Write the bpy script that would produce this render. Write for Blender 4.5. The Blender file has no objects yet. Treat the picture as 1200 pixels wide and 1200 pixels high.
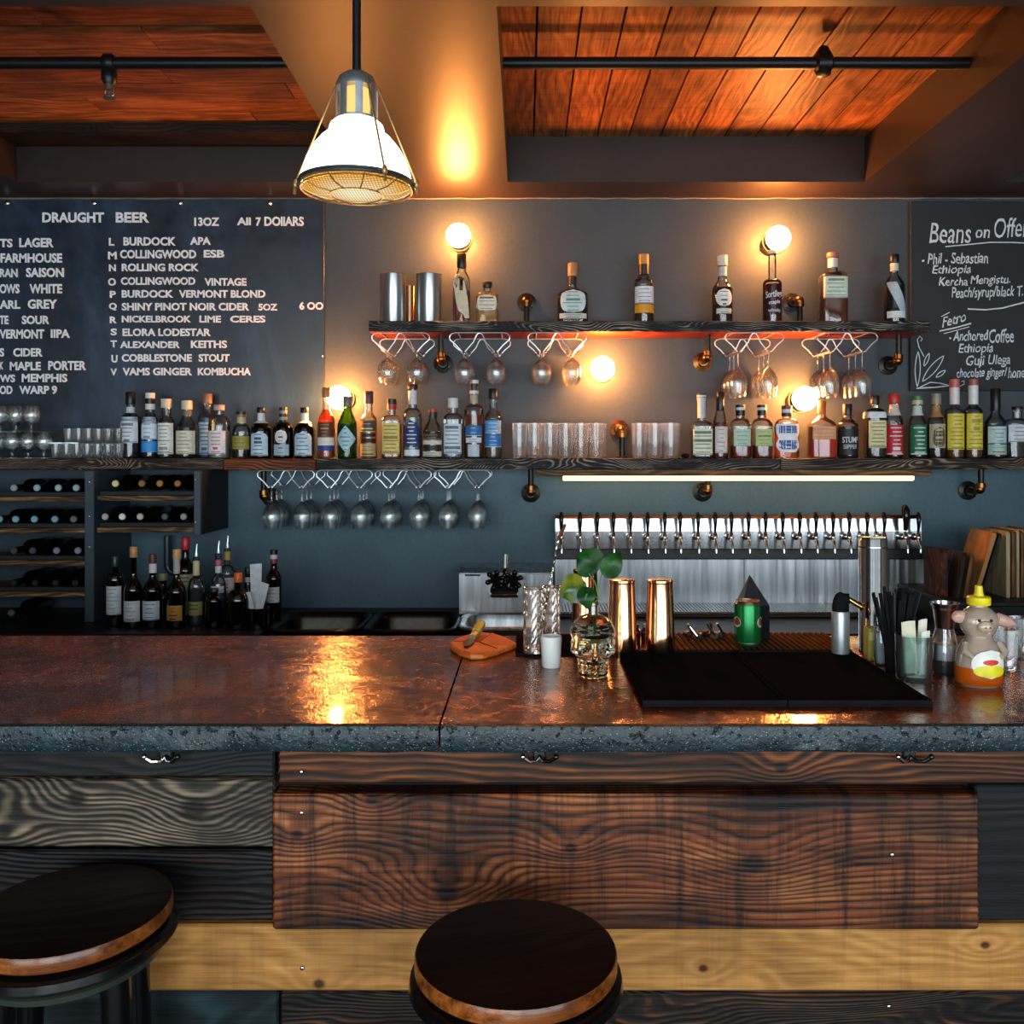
import bpy, math, random
from mathutils import Vector, Matrix
random.seed(7)
PI = math.pi
scene = bpy.context.scene
COL = scene.collection
# ------------------------------------------------------------------ camera
F, CX, HY, EYE = 1050.0, 615.0, 530.0, 1.57      # focal length in px of the 1200 px frame, vanishing point, eye height
cd = bpy.data.cameras.new('camera'); cam = bpy.data.objects.new('camera', cd); COL.objects.link(cam)
cam.location = (0, 0, EYE); cam.rotation_euler = (PI / 2, 0, 0)
cd.sensor_width = 36; cd.lens = 36 * F / 1200
cd.shift_x = -(CX - 600) / 1200; cd.shift_y = -(600 - HY) / 1200
cd.clip_start = .05
scene.camera = cam
# ------------------------------------------------------------------ world, daylight, exposure
scene.view_settings.view_transform = 'Standard'; scene.view_settings.look = 'None'
scene.view_settings.gamma = 1; scene.view_settings.use_curve_mapping = False
scene.view_settings.exposure = 0.42
w = bpy.data.worlds.new('world'); scene.world = w; w.use_nodes = True
w.node_tree.nodes['Background'].inputs[0].default_value = (.45, .68, 1, 1)
w.node_tree.nodes['Background'].inputs[1].default_value = .5
scene.cycles.max_bounces = 8; scene.cycles.diffuse_bounces = 3; scene.cycles.glossy_bounces = 4
scene.cycles.transmission_bounces = 8; scene.cycles.transparent_max_bounces = 40
scene.cycles.caustics_reflective = False; scene.cycles.caustics_refractive = False
scene.cycles.sample_clamp_indirect = 4
BACK = -2.6                                        # street side of the room, behind the camera
WINS = [(-3.3, 1.9, .3, 2.5), (-1.1, 1.5, .3, 2.5), (.6, 1.9, .3, 2.5), (2.7, 1.9, .3, 2.5)]   # x0, width, z0, z1
for x0, ww, z0, z1 in WINS:                        # daylight coming in through the four street windows
    ld = bpy.data.lights.new('window_daylight', 'AREA'); ld.shape = 'RECTANGLE'
    ld.size = ww; ld.size_y = z1 - z0; ld.energy = 64; ld.color = (.84, .95, 1)
    lo = bpy.data.objects.new('window_daylight', ld); COL.objects.link(lo)
    lo.location = (x0 + ww / 2, BACK + .02, (z0 + z1) / 2); lo.rotation_euler = (PI / 2, 0, 0)
SCONCE_E, PENDANT_E, LED_E = 245.0, 4.5, 6.0

def X(px, d): return (px - CX) * d / F
def Z(py, d): return EYE + (HY - py) * d / F
def P(px, py, d): return Vector((X(px, d), d, Z(py, d)))
# ------------------------------------------------------------------ materials
def hx(h):
    c = [int(h[i:i + 2], 16) / 255 for i in (0, 2, 4)]
    return tuple(v / 12.92 if v <= .04045 else ((v + .055) / 1.055) ** 2.4 for v in c) + (1,)
CACHE = {}
class N:
    def __init__(s, name):
        s.m = bpy.data.materials.new(name); s.m.use_nodes = True; s.t = s.m.node_tree; s.t.nodes.clear()
        s.out = s.add('ShaderNodeOutputMaterial')
    def add(s, typ, ins=None, **kw):
        n = s.t.nodes.new(typ)
        for k, v in kw.items(): setattr(n, k, v)
        for k, v in (ins or {}).items(): s.put(n.inputs[k], v)
        return n
    def put(s, sock, v):
        if isinstance(v, bpy.types.NodeSocket): s.t.links.new(v, sock)
        elif isinstance(v, bpy.types.Node): s.t.links.new(v.outputs[0], sock)
        else: sock.default_value = v
    def math(s, op, a, b=0.0, c=0.0):
        n = s.add('ShaderNodeMath', operation=op); s.put(n.inputs[0], a); s.put(n.inputs[1], b); s.put(n.inputs[2], c); return n.outputs[0]
    def ramp(s, fac, stops):
        n = s.add('ShaderNodeValToRGB'); e = n.color_ramp.elements
        while len(e) < len(stops): e.new(.5)
        for k, (p, c) in enumerate(stops): e[k].position = p; e[k].color = c if len(c) == 4 else hx(c)
        s.put(n.inputs[0], fac); return n.outputs[0]
    def mix(s, fac, a, b, blend='MIX'):
        n = s.add('ShaderNodeMix', data_type='RGBA', blend_type=blend)
        s.put(n.inputs[0], fac); s.put(n.inputs[6], a); s.put(n.inputs[7], b); return n.outputs[2]
    def noise(s, vec, scale, detail=3, rough=.55, dist=0.0):
        n = s.add('ShaderNodeTexNoise', {'Vector': vec, 'Scale': scale, 'Detail': detail, 'Roughness': rough, 'Distortion': dist}); return n.outputs[0]
    def coords(s, scale=(1, 1, 1), loc=(0, 0, 0), rot=(0, 0, 0)):
        tc = s.add('ShaderNodeTexCoord')
        return s.add('ShaderNodeMapping', {'Vector': tc.outputs['Object'], 'Scale': scale, 'Location': loc, 'Rotation': rot}).outputs[0]
    def bsdf(s, **kw):
        n = s.add('ShaderNodeBsdfPrincipled', {k.replace('_', ' '): v for k, v in kw.items()}); s.t.links.new(n.outputs[0], s.out.inputs[0]); return n
    def bump(s, h, strength=.3, dist=.01):
        return s.add('ShaderNodeBump', {'Height': h, 'Strength': strength, 'Distance': dist}).outputs[0]

def mat(col, rough=.5, metal=0.0, name=None, spec=.5, coat=0.0):
    """plain surface with a faint procedural mottling"""
    k = (col, rough, metal, spec, coat)
    if k in CACHE: return CACHE[k]
    n = N(name or 'paint_' + col); v = n.coords()
    f = n.noise(v, 35, 3)
    c = hx(col); lo = tuple(x * .82 for x in c[:3]) + (1,); hi = tuple(min(1, x * 1.12) for x in c[:3]) + (1,)
    n.bsdf(Base_Color=n.ramp(f, [(.3, lo), (.7, hi)]), Roughness=rough, Metallic=metal, Specular_IOR_Level=spec, Coat_Weight=coat)
    CACHE[k] = n.m; return n.m

def glass(tint='ffffff', edge=.35, boost=2.2, rough=.02, body=0.05):
    """thin-walled clear glass: see-through with fresnel reflections and denser edges"""
    k = ('glass', tint, edge, boost, rough, body)
    if k in CACHE: return CACHE[k]
    n = N('glass_' + tint)
    lw = n.add('ShaderNodeLayerWeight', {'Blend': .35}); fr = n.add('ShaderNodeFresnel', {'IOR': 1.45})
    c = hx(tint); dark = tuple(x * edge for x in c[:3]) + (1,)
    tcol = n.ramp(n.math('POWER', lw.outputs[1], 1.6), [(0, tuple(x * .97 for x in c[:3]) + (1,)), (1, dark)])
    tr = n.add('ShaderNodeBsdfTransparent', {'Color': tcol})
    gl = n.add('ShaderNodeBsdfGlossy', {'Roughness': rough, 'Color': (1, 1, 1, 1)})
    if body:
        tr = n.add('ShaderNodeMixShader', {0: body, 1: tr.outputs[0], 2: n.add('ShaderNodeMixShader', {0: .75, 1: n.add('ShaderNodeBsdfTranslucent', {'Color': c}).outputs[0], 2: n.add('ShaderNodeBsdfDiffuse', {'Color': c}).outputs[0]}).outputs[0]})
    f = n.math('MINIMUM', n.math('MULTIPLY', fr.outputs[0], boost), 1.0)
    mx = n.add('ShaderNodeMixShader', {0: f, 1: tr.outputs[0], 2: gl.outputs[0]})
    n.t.links.new(mx.outputs[0], n.out.inputs[0]); CACHE[k] = n.m; return n.m

def liquid(col, dens=.5):
    k = ('liquid', col, dens)
    if k in CACHE: return CACHE[k]
    n = N('liquid_' + col); c = tuple(min(.9, x * 1.7 + .004) for x in hx(col)[:3]) + (1,)
    tr = n.add('ShaderNodeBsdfTransparent', {'Color': tuple(min(1, x * 1.0 + .03) for x in c[:3]) + (1,)})
    df = n.add('ShaderNodeBsdfDiffuse', {'Color': c}); tl = n.add('ShaderNodeBsdfTranslucent', {'Color': c})
    a = n.add('ShaderNodeMixShader', {0: .5, 1: df.outputs[0], 2: tl.outputs[0]})
    b = n.add('ShaderNodeMixShader', {0: dens, 1: tr.outputs[0], 2: a.outputs[0]})
    gl = n.add('ShaderNodeBsdfGlossy', {'Roughness': .06})
    fr = n.add('ShaderNodeFresnel', {'IOR': 1.4})
    mx = n.add('ShaderNodeMixShader', {0: fr.outputs[0], 1: b.outputs[0], 2: gl.outputs[0]})
    n.t.links.new(mx.outputs[0], n.out.inputs[0]); CACHE[k] = n.m; return n.m

def glow(col, strength, name):
    n = N(name); e = n.add('ShaderNodeEmission', {'Color': hx(col), 'Strength': strength})
    n.t.links.new(e.outputs[0], n.out.inputs[0]); return n.m

def wood(name, dark, mid, light, seed=0, K=30, A=6.0, along='x', rough=.55, stretch=1.0, saw=0.0, char=.35, knots=(), coat=0.0, contrast=(.25, .5, .8), rw=.5, rpow=1.5):
    """flat-sawn board: growth rings are the level lines of a stretched noise field; knots bend them"""
    n = N('wood_' + name)
    rot = (0, 0, 0)
    tc = n.add('ShaderNodeTexCoord').outputs['Object']
    sp = n.add('ShaderNodeSeparateXYZ', {0: tc})
    a, b, c = {'x': (0, 1, 2), 'y': (1, 0, 2), 'z': (2, 0, 1)}[along]
    L, T1, T2 = sp.outputs[a], sp.outputs[b], sp.outputs[c]
    isl = n.add('ShaderNodeNewGeometry').outputs['Random Per Island']
    sh = n.math('MULTIPLY', isl, 37.0)
    vec = n.add('ShaderNodeCombineXYZ', {0: n.math('ADD', n.math('MULTIPLY', L, 1.0 * stretch), sh), 1: n.math('MULTIPLY', T1, 3.2), 2: n.math('ADD', n.math('MULTIPLY', T2, 3.2), seed * 3.71)}).outputs[0]
    low = n.noise(vec, 1.7, 2.2, .42, .5)
    cross = n.math('ADD', T1, T2)
    field = n.math('ADD', n.math('MULTIPLY', cross, K * 2.2), n.math('MULTIPLY', low, A * 3.2))
    for kx, kz, kr, ks in knots:
        dx = n.math('MULTIPLY', n.math('SUBTRACT', L, kx), .62); dz = n.math('SUBTRACT', T2, kz)
        d2 = n.math('ADD', n.math('MULTIPLY', dx, dx), n.math('MULTIPLY', dz, dz))
        g = n.math('EXPONENT', n.math('DIVIDE', d2, -kr * kr * 1.6))
        field = n.math('ADD', field, n.math('MULTIPLY', g, ks * 1.6))
    rings = n.math('ADD', n.math('MULTIPLY', n.math('SINE', n.math('MULTIPLY', field, 2 * PI)), .5), .5)
    fv = n.add('ShaderNodeCombineXYZ', {0: n.math('MULTIPLY', L, 5.0), 1: n.math('MULTIPLY', T1, 120.0), 2: n.math('ADD', n.math('MULTIPLY', T2, 120.0), seed)}).outputs[0]
    fine = n.noise(fv, 1.0, 3, .6)
    bl = n.noise(vec, 3.2, 4, .6)
    fade = n.ramp(n.noise(vec, 4.5, 3, .6), [(.35, (.25, .25, .25, 1)), (.65, (1, 1, 1, 1))])
    rp = n.math('POWER', rings, rpow)
    val = n.math('ADD', n.math('MULTIPLY', n.math('MULTIPLY', rp, fade), rw), n.math('MULTIPLY', fine, 1.15 - rw))
    colr = n.ramp(val, [(contrast[0], dark), (contrast[1], mid), (contrast[2], light)])
    burn = n.ramp(bl, [(.38, (char, char, char, 1)), (.58, (1, 1, 1, 1))])
    colr = n.mix(1.0, colr, burn, 'MULTIPLY')
    tone = n.ramp(isl, [(0, (.62, .62, .62, 1)), (1, (1.15, 1.08, 1.0, 1))])
    colr = n.mix(1.0, colr, tone, 'MULTIPLY')
    if saw:
        sv = n.add('ShaderNodeCombineXYZ', {0: n.math('MULTIPLY', L, 26.0), 1: 0.0, 2: n.math('MULTIPLY', cross, 1.6)}).outputs[0]
        s1 = n.ramp(n.noise(sv, 1.0, 4, .75), [(.36, (1 - saw, 1 - saw, 1 - saw, 1)), (.52, (1, 1, 1, 1))])
        colr = n.mix(1.0, colr, s1, 'MULTIPLY')
    for kx, kz, kr, ks in knots:
        dx = n.math('MULTIPLY', n.math('SUBTRACT', L, kx), .8); dz = n.math('SUBTRACT', T2, kz)
        d2 = n.math('SQRT', n.math('ADD', n.math('MULTIPLY', dx, dx), n.math('MULTIPLY', dz, dz)))
        m = n.ramp(n.math('DIVIDE', d2, kr * .42), [(.45, (.16, .12, .1, 1)), (.95, (1, 1, 1, 1))])
        colr = n.mix(1.0, colr, m, 'MULTIPLY')
    h = n.math('ADD', n.math('MULTIPLY', rings, .6), fine)
    n.bsdf(Base_Color=colr, Roughness=rough, Specular_IOR_Level=.25, Normal=n.bump(h, .25, .004), Coat_Weight=coat, Coat_Roughness=.15)
    return n.m

STEEL = (lambda n: (n.bsdf(Base_Color=n.ramp(n.noise(n.coords((9, 9, .6)), 3, 3), [(.35, 'a3a8ac'), (.65, 'd6dadd')]), Metallic=1.0, Roughness=n.math('ADD', n.math('MULTIPLY', n.noise(n.coords((40, 1, 1)), 2, 2), .16), .24),
         Normal=n.bump(n.noise(n.coords((9, 1, .25)), 1.6, 2), .5, .02)), n.m)[1])(N('brushed_steel'))
GLASSM = (lambda n: (n.t.links.new(n.add('ShaderNodeMixShader', {0: .03, 1: n.add('ShaderNodeMixShader', {0: .45, 1: n.add('ShaderNodeBsdfGlass', {'Color': (1, 1, 1, 1), 'Roughness': 0.0, 'IOR': 1.47}).outputs[0], 2: n.add('ShaderNodeBsdfTransparent', {'Color': (.98, 1, 1, 1)}).outputs[0]}).outputs[0], 2: n.add('ShaderNodeBsdfGlossy', {'Color': (1, 1, 1, 1), 'Roughness': .06}).outputs[0]}).outputs[0], n.out.inputs[0]), n.m)[1])(N('clear_glass'))
CUTGLASS = (lambda n: (n.t.links.new(n.add('ShaderNodeMixShader', {0: .05, 1: n.add('ShaderNodeMixShader', {0: .2, 1: n.add('ShaderNodeBsdfGlass', {'Color': (1, 1, 1, 1), 'Roughness': 0.0, 'IOR': 1.5}).outputs[0], 2: n.add('ShaderNodeBsdfTransparent', {'Color': (.98, 1, 1, 1)}).outputs[0]}).outputs[0], 2: n.add('ShaderNodeBsdfDiffuse', {'Color': (1, 1, 1, 1)}).outputs[0]}).outputs[0], n.out.inputs[0]), n.m)[1])(N('cut_glass'))
PANEL = (lambda n: (n.bsdf(Base_Color=n.ramp(n.noise(n.coords((9, 9, .6)), 3, 3), [(.35, 'b3b8bc'), (.65, 'd6dadd')]), Metallic=1.0, Roughness=.15), n.m)[1])(N('polished_steel'))
CHROME = mat('e3e6e8', .07, 1.0, 'chrome')
WIRE = mat('dfe6ea', .32, .6, 'white_wire')
BLACKMETAL = mat('17191b', .4, .4, 'black_iron')
IRON = mat('2b2824', .35, .75, 'dark_iron')
BRASS = mat('8a5a32', .28, 1.0, 'aged_brass')
COPPER = mat('dba37c', .13, 1.0, 'polished_copper')
BLACKRUB = mat('1c1c1e', .85, 0, 'black_rubber', 0.0)
BLACKGLOSS = mat('0a0a0b', .18, 0, 'black_gloss')
WHITEINK = mat('f4fbff', .6, 0, 'white_letters')
CHALK = mat('cfdbe2', .9, 0, 'chalk')
# ------------------------------------------------------------------ mesh builder
class MB:
    def __init__(s): s.v = []; s.f = []; s.mi = []; s.sm = []
    def add(s, vs, fs, mi=0, smooth=False):
        o = len(s.v); s.v += [Vector(v) for v in vs]
        for f in fs: s.f.append([i + o for i in f]); s.mi.append(mi); s.sm.append(smooth)
        return s
    def box(s, x0, x1, y0, y1, z0, z1, mi=0, bev=0.0, top_mi=None, front_mi=None, bot_mi=None):
        if bev > 0:
            b = bev
            vs, fs = [], []
            for zz, i in ((z0, b), (z0 + b, 0), (z1 - b, 0), (z1, b)):
                x_0, x_1, y_0, y_1 = x0 + i, x1 - i, y0 + i, y1 - i
                c = b if i == 0 else b * .4
                vs += [(x_0 + c, y_0, zz), (x_1 - c, y_0, zz), (x_1, y_0 + c, zz), (x_1, y_1 - c, zz), (x_1 - c, y_1, zz), (x_0 + c, y_1, zz), (x_0, y_1 - c, zz), (x_0, y_0 + c, zz)]
            for r in range(3):
                for k in range(8): fs.append((r * 8 + k, r * 8 + (k + 1) % 8, r * 8 + 8 + (k + 1) % 8, r * 8 + 8 + k))
            base = len(s.f)
            s.add(vs, fs, mi)
            s.add(vs[:8], [tuple(range(7, -1, -1))], mi if bot_mi is None else bot_mi)
            s.add(vs[24:], [tuple(range(8))], mi if top_mi is None else top_mi)
            if front_mi is not None:
                for r in range(3): s.mi[base + r * 8] = front_mi
            return s
        vs = [(x0, y0, z0), (x1, y0, z0), (x1, y1, z0), (x0, y1, z0), (x0, y0, z1), (x1, y0, z1), (x1, y1, z1), (x0, y1, z1)]
        s.add(vs, [(3, 2, 1, 0)], mi if bot_mi is None else bot_mi)
        s.f += [[i + len(s.v) - 8 for i in q] for q in ((4, 5, 6, 7), (0, 1, 5, 4), (1, 2, 6, 5), (2, 3, 7, 6), (3, 0, 4, 7))]
        s.mi += [mi if top_mi is None else top_mi, mi if front_mi is None else front_mi, mi, mi, mi]; s.sm += [False] * 5
        return s
    def lathe(s, prof, segs=24, c=(0, 0, 0), sec=None, mi=0, axis='z', closed=False, rib=0.0, ribn=12):
        vs, fs = [], []
        for r, z in prof:
            for k in range(segs):
                t = 2 * PI * k / segs
                rr = r * (1 + rib * math.cos(ribn * t)) if rib else r
                x, y = sec(rr, t) if sec else (rr * math.cos(t), rr * math.sin(t))
                p = (x, y, z) if axis == 'z' else ((x, -z, y) if axis == 'y' else (z, x, y))
                vs.append((p[0] + c[0], p[1] + c[1], p[2] + c[2]))
        n = len(prof)
        for i in range(n - 1):
            for k in range(segs): fs.append((i * segs + k, i * segs + (k + 1) % segs, (i + 1) * segs + (k + 1) % segs, (i + 1) * segs + k))
        if not closed:
            if prof[0][0] > 1e-5: fs.append(tuple(range(segs - 1, -1, -1)))
            if prof[-1][0] > 1e-5: fs.append(tuple((n - 1) * segs + k for k in range(segs)))
        return s.add(vs, fs, mi, True)
    def open_lathe(s, prof, segs=24, c=(0, 0, 0), **kw): return s.lathe(prof, segs, c, closed=True, **kw)
    def tube(s, path, r, segs=8, mi=0, closed=False, rs=None):
        pts = [Vector(p) for p in path]; n = len(pts); vs, fs = [], []; prev = None
        for i, p in enumerate(pts):
            a = pts[i - 1] if (i > 0 or closed) else p; b = pts[(i + 1) % n] if (i < n - 1 or closed) else p
            t = (b - a).normalized()
            if prev is None: u = t.orthogonal().normalized()
            else: u = (prev - t * prev.dot(t)).normalized()
            prev = u; v = t.cross(u); rr = rs[i] if rs else r
            for k in range(segs):
                g = 2 * PI * k / segs; vs.append(p + u * (rr * math.cos(g)) + v * (rr * math.sin(g)))
        for i in range(n if closed else n - 1):
            j = (i + 1) % n
            for k in range(segs): fs.append((i * segs + k, i * segs + (k + 1) % segs, j * segs + (k + 1) % segs, j * segs + k))
        if not closed: fs += [tuple(range(segs - 1, -1, -1)), tuple((n - 1) * segs + k for k in range(segs))]
        return s.add(vs, fs, mi, True)
    def ball(s, c, r, segs=16, rings=10, sc=(1, 1, 1), mi=0, fn=None):
        vs, fs = [], []
        for i in range(rings + 1):
            ph = PI * i / rings
            for k in range(segs):
                t = 2 * PI * k / segs; d = Vector((math.sin(ph) * math.cos(t), math.sin(ph) * math.sin(t), math.cos(ph)))
                q = fn(d) if fn else d
                vs.append((c[0] + q.x * r * sc[0], c[1] + q.y * r * sc[1], c[2] + q.z * r * sc[2]))
        for i in range(rings):
            for k in range(segs): fs.append((i * segs + k, (i + 1) * segs + k, (i + 1) * segs + (k + 1) % segs, i * segs + (k + 1) % segs))
        return s.add(vs, fs, mi, True)
    def prism(s, outline, y0, y1, mi=0, plane='xz'):
        """outline of (a,b) points, extruded: xz along y, xy along z"""
        n = len(outline)
        m = (lambda a, b, h: (a, h, b)) if plane == 'xz' else (lambda a, b, h: (a, b, h))
        vs = [m(a, b, y0) for a, b in outline] + [m(a, b, y1) for a, b in outline]
        fs = [tuple(range(n)), tuple(range(2 * n - 1, n - 1, -1))] + [(k, (k + 1) % n, n + (k + 1) % n, n + k) for k in range(n)]
        return s.add(vs, fs, mi)
    def build(s, name, mats, parent=None, loc=None):
        me = bpy.data.meshes.new(name); me.from_pydata([tuple(v) for v in s.v], [], s.f)
        for m in (mats if isinstance(mats, (list, tuple)) else [mats]): me.materials.append(m)
        me.polygons.foreach_set('material_index', s.mi); me.polygons.foreach_set('use_smooth', s.sm)
        me.update()
        import bmesh
        bm = bmesh.new(); bm.from_mesh(me); bmesh.ops.recalc_face_normals(bm, faces=bm.faces)
        for e in bm.edges:
            if len(e.link_faces) == 2 and e.calc_face_angle(0) > .7: e.smooth = False
        bm.to_mesh(me); bm.free()
        o = bpy.data.objects.new(name, me); COL.objects.link(o)
        if parent: o.parent = parent
        if loc is not None: o.location = loc
        return o
def tag(o, label=None, cat=None, group=None, kind=None):
    if label: o['label'] = label
    if cat: o['category'] = cat
    if group: o['group'] = group
    if kind: o['kind'] = kind
    return o
def thing(name, label, cat, loc=(0, 0, 0), group=None, rz=0):
    o = bpy.data.objects.new(name, None); COL.objects.link(o); o.location = loc; o.rotation_euler = (0, 0, rz); o.empty_display_size = .05
    return tag(o, label, cat, group)
def struct(o): o['kind'] = 'structure'; return o
def dup(root, loc, label=None, group=None, rz=None):
    r = root.copy(); COL.objects.link(r); r.location = loc
    if rz is not None: r.rotation_euler = (0, 0, rz)
    if label: r['label'] = label
    if group: r['group'] = group
    for ch in list(root.children):
        c = ch.copy(); COL.objects.link(c); c.parent = r
        for g in list(ch.children):
            e = g.copy(); COL.objects.link(e); e.parent = c
    return r
def ordinal(k): return ['first', 'second', 'third', 'fourth', 'fifth', 'sixth', 'seventh', 'eighth', 'ninth', 'tenth'][k]
def text_mesh(s, bold=0.0, shear=0.0, ext=.0, space=1.0):
    cu = bpy.data.curves.new('lettering', 'FONT'); cu.body = s; cu.offset = bold; cu.shear = shear; cu.extrude = ext; cu.space_character = space; cu.resolution_u = 3
    o = bpy.data.objects.new('lettering', cu); COL.objects.link(o)
    dg = bpy.context.evaluated_depsgraph_get(); dg.update()
    me = bpy.data.meshes.new_from_object(o.evaluated_get(dg)); bpy.data.objects.remove(o); bpy.data.curves.remove(cu)
    return me
def text_fit(name, s, x0, x1, y0, y1, d, m, parent=None, bold=.03, shear=0, wob=0.0, slope=0.0, thick=.004, front=None):
    """lettering standing on a board at depth d, its box given by the four edges"""
    me = text_mesh(s, bold, shear, .5)
    xs = [v.co.x for v in me.vertices]; ys = [v.co.y for v in me.vertices]
    ax, bx, ay, by = min(xs), max(xs), min(ys), max(ys)
    X0, X1, Z0, Z1 = X(x0, d), X(x1, d), Z(y1, d), Z(y0, d)
    for v in me.vertices:
        u = (v.co.x - ax) / (bx - ax); t = (v.co.y - ay) / max(1e-6, by - ay); zz = v.co.z
        x = X0 + u * (X1 - X0); z = Z0 + t * (Z1 - Z0) + slope * (x - X0)
        if wob: z += wob * math.sin(u * 31 + len(s)) + wob * .7 * math.sin(u * 73); x += wob * .8 * math.sin(t * 5 + u * 40)
        v.co = (x, d - thick * (zz + .5), z)
    me.materials.clear(); me.materials.append(m)
    o = bpy.data.objects.new(name, me); COL.objects.link(o)
    if parent: o.parent = parent
    return o
# ------------------------------------------------------------------ the room
DW = 4.35; XL, XR = -3.6, 4.8
SOF = EYE + 1.234; DECK = EYE + 1.44
def paint(name, col, rough, sc=2.0, var=.35, bump=.08):
    n = N(name); v = n.coords(); f = n.math('ADD', n.math('MULTIPLY', n.noise(v, sc, 4), .7), n.math('MULTIPLY', n.noise(v, 60, 2), .3))
    c = hx(col); a = tuple(x * (1 - var) for x in c[:3]) + (1,); b = tuple(x * (1 + var) for x in c[:3]) + (1,)
    n.bsdf(Base_Color=n.ramp(f, [(.3, a), (.7, b)]), Roughness=rough, Normal=n.bump(n.noise(v, 180, 2), bump, .002)); return n.m
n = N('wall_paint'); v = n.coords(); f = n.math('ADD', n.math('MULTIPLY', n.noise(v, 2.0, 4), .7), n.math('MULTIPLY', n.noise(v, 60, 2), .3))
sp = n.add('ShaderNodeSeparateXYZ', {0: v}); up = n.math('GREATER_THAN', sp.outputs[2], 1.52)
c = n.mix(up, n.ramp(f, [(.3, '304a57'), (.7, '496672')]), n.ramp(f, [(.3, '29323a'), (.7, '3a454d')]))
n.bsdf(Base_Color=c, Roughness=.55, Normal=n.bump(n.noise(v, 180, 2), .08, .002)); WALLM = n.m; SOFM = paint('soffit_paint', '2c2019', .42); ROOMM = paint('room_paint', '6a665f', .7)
FLOORM = wood('floor', '1c1410', '2e2119', '3d2d22', 3, 10, 3, 'y')
struct(MB().box(XL, XR, BACK, DW + .1, -.1, 0).build('floor', FLOORM))
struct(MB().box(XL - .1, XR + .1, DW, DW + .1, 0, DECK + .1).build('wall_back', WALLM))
struct(MB().box(XL - .1, XL, BACK, DW, 0, DECK + .1).build('wall_left', ROOMM))
struct(MB().box(XR, XR + .1, BACK, DW, 0, DECK + .1).build('wall_right', ROOMM))
b = MB(); b.box(XL, XR, BACK - .1, BACK, 0, .6); b.box(XL, XR, BACK - .1, BACK, 2.5, DECK)
xx = XL
for x0, ww, z0, z1 in WINS: b.box(xx, x0, BACK - .1, BACK, 0.6, 2.5); xx = x0 + ww
b.box(xx, XR, BACK - .1, BACK, 0.6, 2.5); struct(b.build('wall_front', ROOMM))
for k, (x0, ww, z0, z1) in enumerate(WINS):
    b = MB()
    for x in (x0, x0 + ww / 2 - .02, x0 + ww - .04): b.box(x, x + .04, BACK - .08, BACK - .02, z0, z1)
    for z in (z0, z1 - .04): b.box(x0, x0 + ww, BACK - .08, BACK - .02, z, z + .04)
    fr = struct(b.build('window_%d' % (k + 1), BLACKMETAL))
# ceiling: soffit slab over the room, boxed beams around two open bays that show the timber deck
CB = MB()
CB.box(XL, XR, BACK, 2.48, SOF, DECK + .1)
CB.box(XL, XR, 4.09, DW, SOF, DECK + .1)
for x0, x1 in ((XL, -2.32), (-.76, -.078), (1.55, 2.19)): CB.box(x0, x1, 2.48, 4.09, SOF, DECK + .1)
struct(CB.build('ceiling', SOFM))
DECKW = wood('deck', '6a3415', 'b0682f', 'd88a4a', 5, 10, 2.5, 'y', .5, 1, .25, .6, rw=.3)
DECKX = wood('deck_rows', '6a3415', 'a86230', 'd08048', 9, 10, 2.5, 'x', .5, 1, .1, .6, rw=.3)
b = MB(); x = -.1
while x < 1.6:
    b.box(x, x + .137, 2.44, 4.12, DECK, DECK + .03); x += .1445
struct(b.build('ceiling_planks', DECKW))
b = MB(); y = 2.44; k = 0; rr = random.Random(3)
while y < 4.1:
    x = -2.5 - rr.random() * .8
    while x < -.8:
        L = min(.5 + rr.random() * .9, -.735 - x); b.box(x, x + L - .004, y, y + .143, DECK, DECK + .03 - (.006 if k % 3 else 0)); x += L
    y += .17 if k == 3 else .148; k += 1
struct(b.build('ceiling_planks', DECKX))
struct(MB().box(XL, XR, 2.4, 4.2, DECK + .035, DECK + .06).build('ceiling_deck', mat('120d0a', .9)))
b = MB(); b.box(-2.32, -.76, 3.9, 4.088, DECK - .045, DECK - .004); struct(b.build('ceiling_shaded_board', wood('shaded_board', '1c120b', '2a1b10', '3a2817', 2)))  # shade at the bay's far end is put into this board's dark colour
rr = random.Random(5); pts = [(XL + 8.4 * k / 120, 4.347, SOF + (rr.random() - .6) * .006) for k in range(121)]
struct(MB().tube(pts, .004, 5).build('trim_1', mat('8a7a66', .8)))
b = MB(); b.tube([(2.06, 3.42, SOF - .004), (2.1, 3.45, SOF - .004), (2.5, 3.45, SOF - .004)], .004); struct(b.build('trim_2', IRON))
# sprinkler pipes in the two bays
zp = Z(74, 3.13)
def pipe(x0, x1, label):
    t = thing('sprinkler_pipe', label, 'pipe', (0, 0, 0)); b = MB(); b.tube([(x0, 3.13, zp), (x1, 3.13, zp)], .021, 12); b.build('pipe', BLACKMETAL, t); return t
t = pipe(-2.318, -.762, 'black iron pipe running across the bay of timber boards over the draught menu')
px = X(128, 3.13); b = MB()
b.lathe([(.026, -.02), (.032, -.012), (.032, .012), (.026, .02)], 14, (px, 3.13, zp), axis='x')
b.lathe([(.018, -.075), (.026, -.06), (.026, -.03), (.018, -.02)], 12, (px, 3.13, zp)); b.build('tee_fitting', BLACKMETAL, t)
b = MB(); b.lathe([(.008, -.125), (.02, -.124), (.02, -.12), (.006, -.118), (.006, -.1), (.016, -.095), (.016, -.075)], 12, (px, 3.13, zp))
b.tube([(px - .012, 3.13, zp - .095), (px - .017, 3.13, zp - .11), (px, 3.13, zp - .122)], .003); b.tube([(px + .012, 3.13, zp - .095), (px + .017, 3.13, zp - .11), (px, 3.13, zp - .122)], .003)
b.build('sprinkler_head', mat('7d7468', .35, .8), t)
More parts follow.
